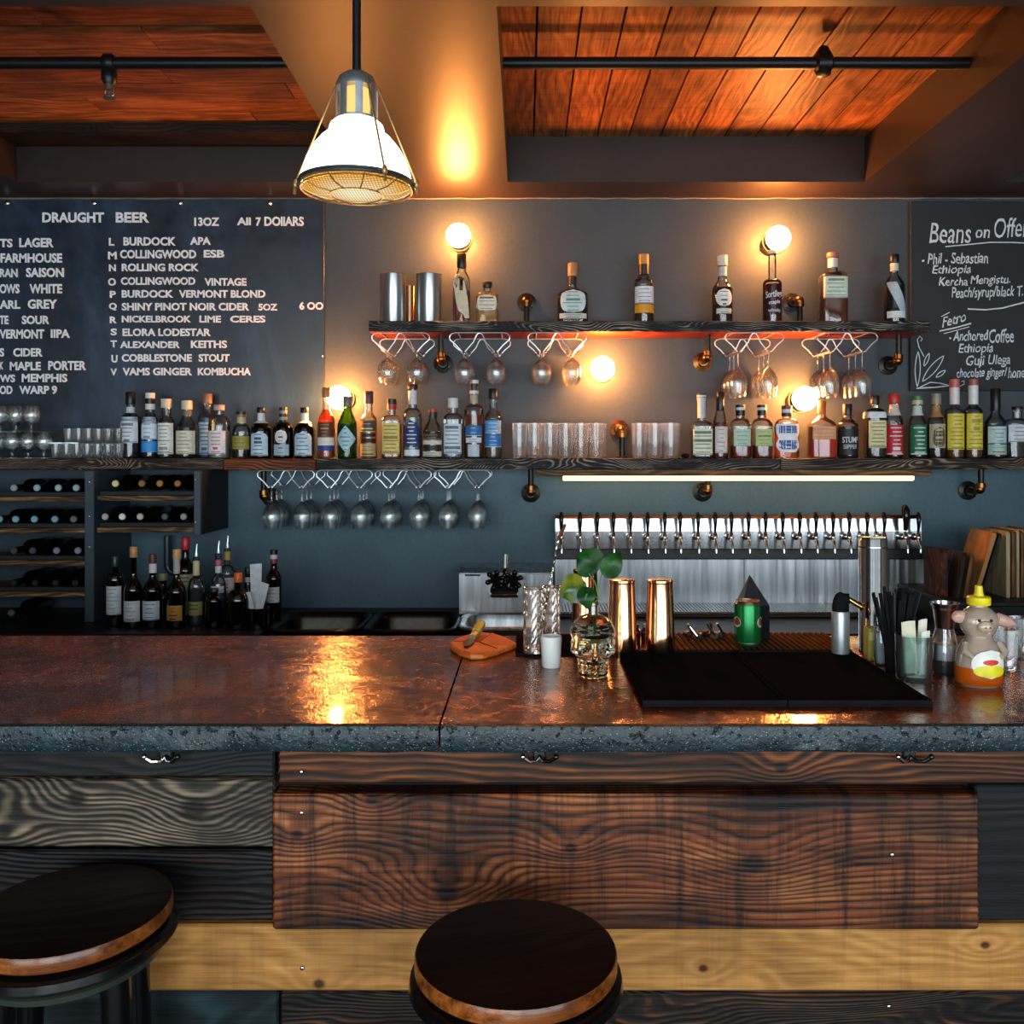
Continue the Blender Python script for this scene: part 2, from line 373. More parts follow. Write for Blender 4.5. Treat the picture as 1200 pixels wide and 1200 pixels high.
t = pipe(-.076, 1.548, 'black iron pipe running across the bay of lengthwise orange boards')
px = X(965, 3.13); b = MB(); b.lathe([(.024, -.03), (.034, -.022), (.034, .022), (.024, .03)], 14, (px, 3.13, zp), axis='x'); b.lathe([(.024, 0), (.028, .03), (.016, .055)], 12, (px, 3.13, zp)); b.lathe([(.018, -.045), (.026, -.04), (.026, -.015), (.02, 0)], 12, (px, 3.13, zp)); b.build('coupling', BLACKMETAL, t)

# ------------------------------------------------------------------ the bar
HC = 1.07; DF, DB, DP = 1.64, 2.44, 1.70
n = N('counter_top'); v = n.coords((1, 1, 1)); f1 = n.noise(v, 3.5, 6, .65, 1.2); f2 = n.noise(v, 14, 5, .7, 2.0); f3 = n.noise(n.coords((1, .5, 1), rot=(0, 0, .6)), 22, 2, .5, 5)
c = n.ramp(n.math('ADD', n.math('MULTIPLY', f1, .65), n.math('MULTIPLY', f2, .35)), [(.3, '321609'), (.46, '6a3011'), (.6, 'a05826'), (.75, 'c88442')])
c = n.mix(n.ramp(f3, [(.62, (0, 0, 0, 1)), (.74, (.55, .55, .55, 1))]), c, hx('a87a4c'))
n.bsdf(Base_Color=c, Roughness=n.ramp(f2, [(.35, (.1, .1, .1, 1)), (.65, (.3, .3, .3, 1))]), Metallic=.38, Specular_IOR_Level=.5, Coat_Weight=.15, Coat_Roughness=.05, Normal=n.bump(n.math('ADD', f1, n.math('MULTIPLY', f2, .4)), .12, .03))
TOPM = n.m
n = N('counter_edge'); v = n.coords(); vo = n.add('ShaderNodeTexVoronoi', {'Vector': v, 'Scale': 150.0}).outputs['Distance']; f = n.noise(v, 9, 5, .7)
c = n.ramp(f, [(.3, '0a1518'), (.55, '13272d'), (.8, '24424a')])
c = n.mix(n.ramp(vo, [(.06, (.9, .9, .9, 1)), (.2, (0, 0, 0, 1))]), c, hx('8fa0a4'))
pit = n.ramp(n.noise(v, 70, 3, .6), [(.3, (.15, .15, .15, 1)), (.42, (1, 1, 1, 1))]); c = n.mix(1, c, pit, 'MULTIPLY')
n.bsdf(Base_Color=c, Roughness=.42, Normal=n.bump(n.math('ADD', n.noise(v, 60, 4, .7), pit), .6, .006)); EDGEM = n.m
SX0, SX1 = X(515, DF), X(550, DB)
def slab(xa0, xa1, xb0, xb1, label):
    """counter slab: front edge runs xa0..xa1, back edge xb0..xb1"""
    t = thing('bar_counter', label, 'counter', (0, 0, 0))
    r = .012
    m = MB(); prof = [(DF + .03, HC - .052), (DF + .004, HC - .05), (DF, HC - .044), (DF, HC - .012), (DF + .003, HC - .003), (DF + .012, HC)]
    q = lambda y: (y - DF) / (DB - DF)
    vs, fs = [], []; K = 60
    rnd = random.Random(int(abs(xa0) * 100) + 3)
    for i, (y, z) in enumerate(prof):
        for k in range(K + 1):
            u = k / K; x = (xa0 + (xa1 - xa0) * u) * (1 - q(y)) + (xb0 + (xb1 - xb0) * u) * q(y)
            j = 0 if i in (0, 5) else (rnd.random() - .5) * .0025
            vs.append((x, y + j, z + (j if i < 3 else 0)))
    for i in range(len(prof) - 1):
        for k in range(K): fs.append((i * (K + 1) + k, i * (K + 1) + k + 1, (i + 1) * (K + 1) + k + 1, (i + 1) * (K + 1) + k))
    m.add(vs, fs, 0, True); m.build('rough_edge', EDGEM, t)
    qf = q(DF + .012); lx = lambda a, c, y: a * (1 - q(y)) + c * q(y)
    m = MB(); ol = [(lx(xa0, xb0, DF + .012), DF + .012), (lx(xa1, xb1, DF + .012), DF + .012), (xb1, DB), (xb0, DB)]
    m.prism(ol, HC - .05, HC, plane='xy'); m.build('polished_top', TOPM, t); return t
slab(XL + .6, SX0 - .002, XL + .6, SX1 - .002, 'glossy brown counter slab on the menu board side of the seam')
slab(SX0 + .002, 2.7, SX1 + .002, 2.7, 'glossy brown counter slab carrying the rubber mats and copper tins')
# plank front
t = thing('plank_bar', 'patchwork plank front of the bar under the rough stone counter edge', 'bar', (0, 0, 0))
def ZP(py): return Z(py, DP)
def XP(px): return X(px, DP)
def plank(name, x0, x1, y0, y1, m, proud=0.0):
    b = MB(); b.box(x0, x1, DP - proud, DP + .03, ZP(y1), ZP(y0), bev=.004); return b.build(name, m, t)
EL, ER = XL + .6, 2.7
JX = XP(324)
plank('plank', EL, JX - .004, 872, 911, wood('greyblue', '050606', '101416', '30271f', 11, 26, 5, rough=.6, char=.3))
plank('plank', EL, JX - .004, 913.5, 993, wood('zebra', '0a0b0d', '3c342c', 'a8947c', 4, 40, 5.5, rough=.6, char=.35, rpow=1.05, knots=((XP(90), ZP(935), .05, 3.2), (XP(228), ZP(948), .07, 4.0), (XP(5), ZP(975), .04, 2.5)), contrast=(.2, .42, .85)))
plank('plank', EL, JX - .004, 996, 1079, wood('charred', '040303', '0b0807', '4a2e20', 15, 40, 6, rough=.5, char=.25, contrast=(.35, .6, .95)))
plank('plank', JX + .004, ER, 872, 918, wood('browndark', '0f0602', '4a260e', '84481e', 21, 36, 2.5, rough=.55, char=.45, knots=((XP(915), ZP(898), .035, 2.0),)), .004)
plank('plank', XP(323), XP(1141), 926, 1083, wood('bigboard', '190a04', '7c4020', 'b87848', 8, 34, 2.5, rough=.5, char=.22, saw=.75, rw=.5, rpow=.4, stretch=.7,
      knots=((XP(524), ZP(1040), .06, 4.5), (XP(352), ZP(972), .03, 1.6), (XP(668), ZP(988), .035, 2.2), (XP(438), ZP(932), .03, 2.0), (XP(880), ZP(1005), .06, 2.5)), contrast=(.3, .62, .95)), .022)
plank('plank', XP(1143), ER, 920, 1079, wood('blackboard', '050709', '090d10', '10161a', 2, 12, 2, rough=.6))
plank('plank', XP(-60), ER, 1081, 1159, wood('pale', '6b4420', 'ae7a3e', 'd09c5c', 18, 9, 4, rough=.5, char=.72, saw=.16, knots=((XP(823), ZP(1132), .024, 1.2), (XP(1152), ZP(1105), .024, 1.2), (XP(375), ZP(1150), .03, 1.3)), contrast=(.1, .5, .9), rw=.22), .008)
plank('plank', EL, XP(326), 1162, 1262, wood('tealboard', '0a1316', '152429', '20363c', 6, 8, 3, rough=.6, char=.6))
plank('plank', XP(328), ER, 1162, 1262, wood('scorched', '0a0705', '24160d', '6a4528', 13, 44, 8, rough=.55, char=.35))
plank('plank', EL, ER, 1265, 1380, wood('browndark2', '120a06', '2a190c', '4a2d18', 31, 30, 5))
plank('plank', EL, ER, 1383, 1500, wood('browndark3', '120a06', '22150c', '3a2415', 33, 30, 5))
b = MB(); b.box(EL, ER, DP + .031, DP + .06, 0, HC - .06); b.build('backing_panel', mat('060607', .9), t)
b = MB(); b.box(EL, EL + .03, DP + .06, DB - .1, 0, HC - .06); b.box(ER - .03, ER, DP + .06, DB - .1, 0, HC - .06); b.build('end_panel', mat('15110d', .8), t)
for px, py in ((353, 905), (353, 953), (354, 1135), (435, 1083), (1046, 1002), (1042, 1180)):
    b = MB(); b.ball((0, 0, 0), .004, 8, 6, (1, .4, 1)); b.build('screw', CHROME, t, P(px, py, DP - (.024 if py in (953, 1002) else .012)))
for px, lb in ((195, 'black double prong bag hook under the counter above the grey grained plank'), (632, 'black double prong bag hook under the counter near the middle stool'), (1065, 'black double prong bag hook under the counter by the dark end panel')):
    h = thing('bag_hook', lb, 'hook', P(px, 884, DP - .006), 'bag hooks under the counter')
    b = MB(); b.box(-.012, .012, -.004, .006, -.012, .012, bev=.002)
    b.build('mounting_plate', BLACKMETAL, h)
    for sg in (-1, 1):
        b = MB(); b.tube([(0, -.004, -.002), (sg * .008, -.014, -.008), (sg * .02, -.022, -.006), (sg * .03, -.025, .002)], .004, 8); b.ball((sg * .031, -.0255, .004), .0055, 10, 8); b.build('prong', CHROME if sg < 0 else BLACKGLOSS, h)
# ------------------------------------------------------------------ stools
STW = wood('stool', '0a0403', '140804', '1c0c06', 7, 10, 2, rough=.42, char=.6, rw=.2)
STE = wood('stool_edge', '5a260a', 'a2541e', 'c87434', 17, 10, 2, rough=.3, coat=.4, rw=.25)
def stool(loc, r, label, rz):
    t = thing('bar_stool', label, 'stool', (loc[0], loc[1], 0), 'stools at the bar', rz); h = EYE - .765
    b = MB(); b.lathe([(0, h - .028), (r - .004, h - .028), (r, h - .024), (r, h - .006), (r - .002, h - .002), (r - .007, h), (0, h)], 64, closed=True)
    b.mi = [0 if all(b.v[i].z > h - .003 for i in f) else 1 for f in b.f]
    b.build('seat', [STW, STE], t)
    b = MB(); b.lathe([(.02, h - .034), (r - .006, h - .034), (r + .007, h - .04), (r + .009, h - .052), (r - .002, h - .062), (r - .03, h - .066), (.02, h - .066)], 56, closed=True); b.lathe([(.06, h - .0345), (.06, h - .0275)], 24); b.build('swivel_apron', BLACKGLOSS, t)
    b = MB(); b.lathe([(r - .028, h - .0665), (r - .012, h - .072), (r - .014, h - .082), (r - .035, h - .085)], 56, closed=True); b.build('ring', mat('3a4038', .3, .3), t)
    for k in range(4):
        a = PI / 4 + k * PI / 2; u = Vector((math.cos(a), math.sin(a), 0))
        b = MB(); b.tube([u * (r * .74) + Vector((0, 0, h - .066)), u * (r * .82) + Vector((0, 0, h * .5)), u * (r * 1.0)], .022, 10, rs=[.024, .02, .016]); b.build('leg', BLACKGLOSS, t)
    b = MB(); b.tube([(r * .93 * math.cos(k * PI / 24), r * .93 * math.sin(k * PI / 24), .28) for k in range(48)], .009, 8, closed=True); b.build('foot_ring', mat('5a5a58', .3, .9), t)
stool((X(604.5, 1.37), 1.385), .156, 'round dark wood stool standing alone before the big orange plank', .3)
stool((-.765, 1.513), .16, 'round dark wood stool cut off by the picture edge below the grey plank', .24)
# ------------------------------------------------------------------ lamps
d = 2.3; lx = X(418, d)
t = thing('pendant_lamp', 'industrial pendant lamp with glowing ribbed glass dome and wire guard', 'lamp', (lx, d, Z(218, d)))
zz = lambda py: (218 - py) * d / F
b = MB(); b.tube([(0, 0, zz(92)), (0, 0, SOF - Z(218, d))], .011, 12); b.lathe([(.05, SOF - Z(218, d) - .02), (.05, SOF - Z(218, d))], 20); b.build('stem', BLACKMETAL, t)
ALU = mat('b9c0c2', .33, .85, 'cast_aluminium'); r0 = .054
b = MB(); b.lathe([(.012, zz(84)), (.03, zz(87)), (.045, zz(92)), (r0, zz(101)), (r0, zz(105))], 32, closed=True)
for k in range(8):
    a0 = 2 * PI * k / 8 + .12; a1 = a0 + .36
    vs = []
    for rr_ in (r0, r0 - .004):
        for zq in (zz(105), zz(141)):
            for j in range(4): a = a0 + (a1 - a0) * j / 3; vs.append((rr_ * math.cos(a), rr_ * math.sin(a), zq))
    fs = [(j, j + 1, 4 + j + 1, 4 + j) for j in range(3)] + [(8 + j, 8 + j + 1, 12 + j + 1, 12 + j) for j in range(3)] + [(0, 4, 12, 8), (3, 7, 15, 11)]
    b.add(vs, fs, 0, False)
b.lathe([(r0, zz(140)), (.057, zz(141)), (.057, zz(143)), (r0, zz(144))], 32, closed=True); b.build('vented_neck', ALU, t)
b = MB(); b.lathe([(.03, zz(105)), (.034, zz(125)), (.03, zz(142))], 20); b.build('bulb', glow('ffc070', PENDANT_E * .25, 'bulb_glow'), t)
b = MB(); b.open_lathe([(.05, zz(142)), (.066, zz(147)), (.07, zz(153)), (.07, zz(156)), (.088, zz(163)), (.108, zz(174)), (.124, zz(187)), (.135, zz(202)), (.141, zz(216))], 48, rib=.012, ribn=24); b.build('glass_dome', glow('fff0cf', PENDANT_E, 'dome_glow'), t)
b = MB(); b.lathe([(.139, zz(214)), (.147, zz(214)), (.148, zz(219.5)), (.14, zz(220))], 48, closed=True); b.lathe([(.148, zz(216)), (.15, zz(217)), (.148, zz(218))], 48, closed=True); b.build('clamp_ring', mat('6d777b', .3, .8), t)
n = N('lens_glow'); v = n.coords(); sp = n.add('ShaderNodeSeparateXYZ', {0: v})
gx = n.math('ABSOLUTE', n.math('SINE', n.math('MULTIPLY', sp.outputs[0], 420.0))); gy = n.math('ABSOLUTE', n.math('SINE', n.math('MULTIPLY', sp.outputs[1], 260.0)))
rr_ = n.add('ShaderNodeVectorMath', {0: v}, operation='LENGTH').outputs[1]
e = n.add('ShaderNodeEmission', {'Color': n.ramp(rr_, [(.03, 'fff0c8'), (.12, 'e8a848')]), 'Strength': n.math('ADD', n.math('MULTIPLY', n.math('MULTIPLY', gx, gy), .75), .35)}); n.t.links.new(e.outputs[0], n.out.inputs[0]); LENS = n.m
b = MB(); b.open_lathe([(.138, zz(219)), (.12, zz(222)), (.085, zz(225)), (.05, zz(226.5)), (.0, zz(227))], 48, rib=.01, ribn=24); b.build('glass_lens', LENS, t)
b = MB()
for R, zq in ((.141, 223), (.068, 229)): b.tube([(R * math.cos(a * PI / 20), R * math.sin(a * PI / 20), zz(zq)) for a in range(40)], .0022, 6, closed=True)
for k in range(10): a = k * PI / 5; b.tube([(.068 * math.cos(a), .068 * math.sin(a), zz(229)), (.11 * math.cos(a), .11 * math.sin(a), zz(227)), (.142 * math.cos(a), .142 * math.sin(a), zz(221))], .002, 6)
b.build('wire_guard', mat('c39a5c', .35, .7), t)
for a, yy in ((PI * 1.02, 104), (-.05, 104), (-PI * .3, 95)):
    c_, s_ = math.cos(a), math.sin(a)
    b = MB(); b.tube([(.056 * c_, .056 * s_, zz(yy)), (.152 * c_, .152 * s_, zz(212))], .0028, 6); b.ball((.155 * c_, .155 * s_, zz(217)), .011, 10, 8, (.7, .7, 1.2)); b.tube([(.156 * c_, .156 * s_, zz(219)), (.158 * c_, .158 * s_, zz(229))], .004, 6); b.build('latch', mat('a88a5a', .4, .7), t)

GLOBE = glow('ff9c4c', SCONCE_E, 'globe_glow')
def sconce(px, py, dx, dz, label):
    dg = 4.235; c = P(px, py, dg)
    t = thing('wall_light', label, 'lamp', (c.x - dx, DW, c.z - dz), 'round wall lights')
    b = MB(); b.lathe([(.03, 0), (.046, 0), (.046, .01), (.04, .016), (.03, .02), (.028, .075)], 28, axis='y', c=(0, 0, 0)); b.build('socket_base', mat('241f1b', .4, .2), t)
    b = MB(); b.ball((dx, dg - DW, dz), .057, 24, 14); b.build('globe', GLOBE, t)
    b = MB(); b.tube([(dx * .5 + .061 * math.cos(a * PI / 16), -.085, dz * .5 + .061 * math.sin(a * PI / 16)) for a in range(32)], .0035, 6, closed=True)
    for a in (.4, 2.2, 3.6, 5.3): b.tube([(dx * .5 + .061 * math.cos(a), -.085, dz * .5 + .061 * math.sin(a)), (.05 * math.cos(a), -.008, .05 * math.sin(a))], .003, 6)
    b.build('guard_ring', IRON, t)
sconce(537, 276, -.006, .012, 'glowing round wall light above the bottle with a red slanted half')
sconce(912, 279, .012, .012, 'glowing round wall light above the long necked dark red bottle')
sconce(706, 432, 0, .004, 'glowing round wall light over the row of tumblers')
sconce(397, 466, -.012, .006, 'glowing round wall light behind the bright green bottle')
sconce(943, 467, .014, .012, 'glowing round wall light behind the orange capped bottle')

# ------------------------------------------------------------------ wall shelves
SHF, SHB = 4.10, DW - .002
CHAR = wood('charred_shelf', '0a0908', '1d1a18', 'b0a294', 4, 60, 14, rough=.6, char=.5, contrast=(.3, .5, .78), rw=.6)
CHAR2 = wood('weathered_shelf', '0f0b09', '3a2c22', 'b09a84', 14, 50, 12, rough=.65, char=.45)
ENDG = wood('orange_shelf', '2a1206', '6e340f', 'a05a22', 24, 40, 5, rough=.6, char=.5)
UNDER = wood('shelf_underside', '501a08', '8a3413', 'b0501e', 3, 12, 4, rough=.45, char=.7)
TOPZ = Z(376, SHF); LOWZ = Z(537, SHF)
t = thing('wall_shelf', 'short upper wall shelf of charred wood with orange underside', 'shelf', (0, 0, 0), 'wall shelves')
def board(x0, x1, z0, z1, m, name='board', yf=SHF):
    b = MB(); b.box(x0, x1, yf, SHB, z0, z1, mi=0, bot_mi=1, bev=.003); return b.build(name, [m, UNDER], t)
board(X(432, SHF), X(1090, SHF), Z(388.5, SHF), TOPZ, CHAR)
t = thing('wall_shelf', 'long lower wall shelf spanning the whole back wall', 'shelf', (0, 0, 0), 'wall shelves')
board(XL + .02, X(262, SHF) - .003, Z(550, SHF), LOWZ, CHAR2)
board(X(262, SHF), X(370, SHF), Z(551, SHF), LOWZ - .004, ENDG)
board(X(370, SHF) + .001, X(915, SHF) - .002, Z(550, SHF), LOWZ, CHAR)
board(X(915, SHF) + .001, XR - .02, Z(550, SHF), LOWZ, CHAR2)
t = thing('light_valance', 'pale wooden batten under the lower shelf holding the strip light', 'batten', (0, 0, 0))
b = MB(); b.box(X(628, 4.13), X(1092, 4.13), 4.13, 4.15, Z(558, 4.13), Z(550.2, SHF) - .001, bev=.002); b.build('batten', wood('batten', '4a2f1a', '8a6238', 'b48a58', 5, 20, 3), t)
t = tag(MB().lathe([(.012, X(1070, 4.17)), (.012, X(660, 4.17))][::-1], 12, (0, 4.17, Z(560, 4.17)), axis='x').build('strip_light', glow('ffd98c', LED_E, 'strip_glow')), 'long glowing strip light under the lower shelf above the taps', 'lamp')
# iron pipe brackets
def bracket(px, py, zend, label, below=True, m=None):
    c = P(px, py, 4.33); t = thing('pipe_bracket', label, 'bracket', (c.x, DW, c.z), 'iron pipe shelf brackets')
    b = MB(); b.lathe([(.046, 0), (.046, .008), (.026, .014), (.022, .03)], 24, axis='y'); 
    for k in range(4): a = PI / 4 + k * PI / 2; b.ball((.035 * math.cos(a), -.01, .035 * math.sin(a)), .005, 8, 6)
    b.build('flange', m or IRON, t)
    e = zend - c.z; s = 1 if below else -1; L = .13
    b = MB(); b.tube([(0, -.02, 0), (0, -L + .03, 0)] + [(0, -L + .03 - .03 * math.sin(a), s * .03 * (1 - math.cos(a))) for a in (.3, .6, .9, 1.2, PI / 2)] + [(0, -L, e)], .0135, 12); b.build('pipe', IRON, t)
    b = MB(); b.ball((0, -L + .012, s * .012), .024, 14, 10); b.lathe([(.021, s * .02), (.021, s * .04)] if s > 0 else [(.021, -.04), (.021, -.02)], 14, (0, -L, 0)); b.build('elbow', m or BRASS, t)
    if below is False: b = MB(); b.lathe([(.03, e), (.03, e + .006), (.016, e + .01)], 18, (0, -L, 0)); b.build('foot_flange', IRON, t)
SB, UB = Z(550, SHF), Z(388.5, SHF)
bracket(317, 583, SB, 'dark pipe bracket behind the first glasses of the long rack')
bracket(622, 578, SB, 'dark pipe bracket under the shelf beside the end of the strip light')
bracket(824, 577, SB - .0, 'brassy pipe bracket in front of the strip light above the taps')
bracket(1136, 575, SB, 'dark pipe bracket under the shelf above the wooden boards')
bracket(519, 426, UB, 'dark pipe bracket under the upper shelf between the snifter racks')
bracket(824, 424, UB, 'copper elbowed pipe bracket under the middle of the upper shelf', m=BRASS)
bracket(1042, 428, UB, 'pipe bracket behind the last wine glass rack by the chalkboard')
bracket(617, 354, TOPZ, 'pipe bracket standing on the upper shelf beside the wide decanter', False)
bracket(929, 354, TOPZ, 'pipe bracket standing on the upper shelf behind the dark red bottle', False)
bracket(726, 503, LOWZ, 'pipe bracket standing on the lower shelf between the tumbler groups', False, BRASS)

# ------------------------------------------------------------------ menu boards
n = N('menu_sheet'); v = n.coords((1, 1, 1)); f = n.noise(n.coords((1.2, 1, .5)), 2.2, 6, .7, .5)
n.bsdf(Base_Color=n.ramp(f, [(.3, '0c141d'), (.52, '18293a'), (.75, '324c64')]), Roughness=n.ramp(n.noise(v, 9, 4), [(.3, (.3, .3, .3, 1)), (.7, (.5, .5, .5, 1))]), Specular_IOR_Level=.6)
t = thing('menu_board', 'big blue black draught beer board with white block letters', 'menu board', (0, 0, 0))
b = MB(); b.box(XL + .02, X(380, 4.33), 4.33, 4.346, Z(537, 4.33), Z(234.5, 4.33), bev=.002); b.build('sheet', n.m, t)
for px in (8, 110, 211, 316, 378):
    py = 238 if px < 330 else 417
    b = MB(); b.ball((0, 0, 0), .013 if px < 330 else .006, 12, 8, (1, .5, 1)); b.build('screw', CHROME, t, P(px, py, 4.328))
MENU = [('DRAUGHT', 50, 122, 249, 261), ('BEER', 136, 175, 249, 261), ('13OZ', 228, 257, 255, 265), ('All', 278, 294, 255, 264), ('7', 300, 306, 255, 265), ('DOllARS', 310, 356, 254, 265),
 ('TS', 0, 15, 280, 290), ('LAGER', 23, 63, 279, 290), ('FARMHOUSE', 1, 73, 297, 308), ('RAN', 0, 21, 315, 325), ('SAISON', 31, 75, 314, 325), ('OWS', 0, 23, 333, 344), ('WHITE', 35, 73, 333, 344), ('ARL', 0, 24, 352, 362), ('GREY', 33, 67, 351, 362),
 ('TE', 0, 10, 370, 380), ('SOUR', 26, 58, 370, 380), ('VERMONT', 0, 52, 386, 397), ('IIPA', 60, 82, 386, 396), ('S', 0, 5, 408, 418), ('CIDER', 16, 50, 408, 418), ('K', 0, 4, 424, 433), ('MAPLE', 12, 48, 424, 434), ('PORTER', 57, 101, 423, 434), ('WS', 0, 18, 439, 448), ('MEMPHIS', 26, 79, 438, 448), ('OD', 0, 15, 452, 462), ('WARP 9', 23, 67, 452, 462),
 ('L', 128, 134, 279, 288), ('BURDOCK', 145, 206, 278, 288), ('APA', 223, 247, 278, 287), ('M', 127, 137, 295, 304), ('COLLINGWOOD', 141, 230, 293, 303), ('ESB', 239, 263, 293, 302), ('N', 128, 136, 310, 318), ('ROLLING ROCK', 143, 233, 309, 318),
 ('O', 127, 136, 326, 335), ('COLLINGWOOD', 142, 229, 325, 334), ('VINTAGE', 240, 289, 326, 335), ('P', 129, 136, 341, 349), ('BURDOCK', 143, 203, 340, 349), ('VERMONT BLOND', 210, 311, 340, 349), ('Q', 128, 137, 355, 364), ('SHINY PINOT NOIR CIDER', 143, 292, 355, 364), ('5OZ', 303, 325, 356, 364), ('6 OO', 351, 379, 354, 363),
 ('R', 129, 137, 371, 379), ('NICKELBROOK', 143, 224, 370, 378), ('LIME', 234, 259, 370, 378), ('CERES', 270, 311, 370, 378), ('S', 130, 137, 385, 393), ('ELORA LODESTAR', 144, 247, 385, 394), ('T', 130, 137, 399, 407), ('ALEXANDER', 141, 211, 400, 408), ('KEITHS', 224, 266, 399, 408),
 ('U', 131, 138, 416, 425), ('COBBLESTONE', 143, 225, 415, 424), ('STOUT', 233, 269, 415, 424), ('V', 130, 137, 432, 440), ('VAMS GINGER', 144, 225, 431, 440), ('KOMBUCHA', 232, 294, 431, 440)]
for s, x0, x1, y0, y1 in MENU: text_fit('lettering', s, x0, x1, y0, y1, 4.3295, WHITEINK, t, .032)
t = thing('chalkboard', 'black chalkboard of handwritten coffee beans on offer', 'chalkboard', (0, 0, 0))
b = MB(); b.box(X(1067, 4.325), X(1330, 4.325), 4.325, 4.346, Z(458, 4.325), Z(236, 4.325), bev=.002); b.build('panel', paint('chalk_panel', '14181d', .6, 3, .5), t)
BEANS = [('Beans', 1089, 1138, 261, 285, 0), ('on', 1143, 1160, 269, 279, 0), ('Offer', 1165, 1206, 256, 279, .04), ('- Phil - Sebastian', 1080, 1158, 297, 310, .02), ('Ethiopia', 1092, 1138, 311, 324, .02), ('Kercha', 1100, 1134, 325, 335, .01), ('Mengistu.', 1137, 1184, 323, 336, .02), ('Peach/syrup/black T.', 1115, 1199, 337, 353, .03),
 ('Fetro', 1104, 1132, 372, 384, .27), ('- Anchored', 1112, 1158, 388, 400, .03), ('Coffee', 1159, 1188, 386, 402, .03), ('Ethiopia', 1123, 1164, 403, 417, .03), ('Guji', 1132, 1154, 417, 432, .03), ('Ulega', 1158, 1184, 416, 431, .03), ('chocolate ginger/', 1121, 1180, 432, 446, .03), ('honey', 1181, 1206, 431, 447, .03)]
for s, x0, x1, y0, y1, sl in BEANS: text_fit('chalk_writing', s, x0, x1, y0, y1, 4.3245, CHALK, t, .001 if y1 - y0 > 16 else .008, .18, .0018, sl, .001)
def chalk(name, pts, r=.0035):
    b = MB(); b.tube([(X(x, 4.324), 4.3245, Z(y, 4.324)) for x, y in pts], r, 6)
    for v in b.v: v.y = 4.3245 + (v.y - 4.3245) * .3
    b.build(name, CHALK, t)
chalk('chalk_line', [(1108, 289), (1130, 287), (1160, 284), (1185, 284), (1206, 285)], .0028)
chalk('chalk_line', [(1134, 362), (1155, 363), (1175, 361), (1190, 357), (1206, 353)])
chalk('chalk_line', [(1101, 388), (1120, 384), (1138, 379)]); chalk('chalk_line', [(1106, 391), (1125, 386), (1136, 383)], .002); chalk('chalk_line', [(1103, 371), (1113, 366)], .002)
def leafshape(x0, y0, x1, y1, wd):
    L = []; dx, dy = x1 - x0, y1 - y0; l = math.hypot(dx, dy); nx, ny = -dy / l, dx / l
    for k in range(13): u = k / 12; s = wd * math.sin(PI * u) ** .8; L.append((x0 + dx * u + nx * s, y0 + dy * u + ny * s))
    for k in range(12, -1, -1): u = k / 12; s = -wd * math.sin(PI * u) ** .8; L.append((x0 + dx * u + nx * s, y0 + dy * u + ny * s))
    return L
for a in ((1075, 453, 1076, 412, 3), (1081, 447, 1106, 417, 4), (1097, 442, 1108, 434, 2), (1083, 429, 1089, 414, 2)): chalk('chalk_leaf', leafshape(*a), .0022)
chalk('chalk_leaf', [(1074, 455), (1095, 454), (1112, 452)], .003); chalk('chalk_leaf', [(1078, 454), (1090, 448), (1102, 449), (1113, 452)], .0025)
chalk('chalk_leaf', [(1083, 418), (1077, 407), (1075, 398), (1078, 394), (1081, 397), (1079, 400)], .0022); chalk('chalk_leaf', [(1112, 450), (1124, 453), (1130, 450), (1130, 446), (1127, 447)], .0022)
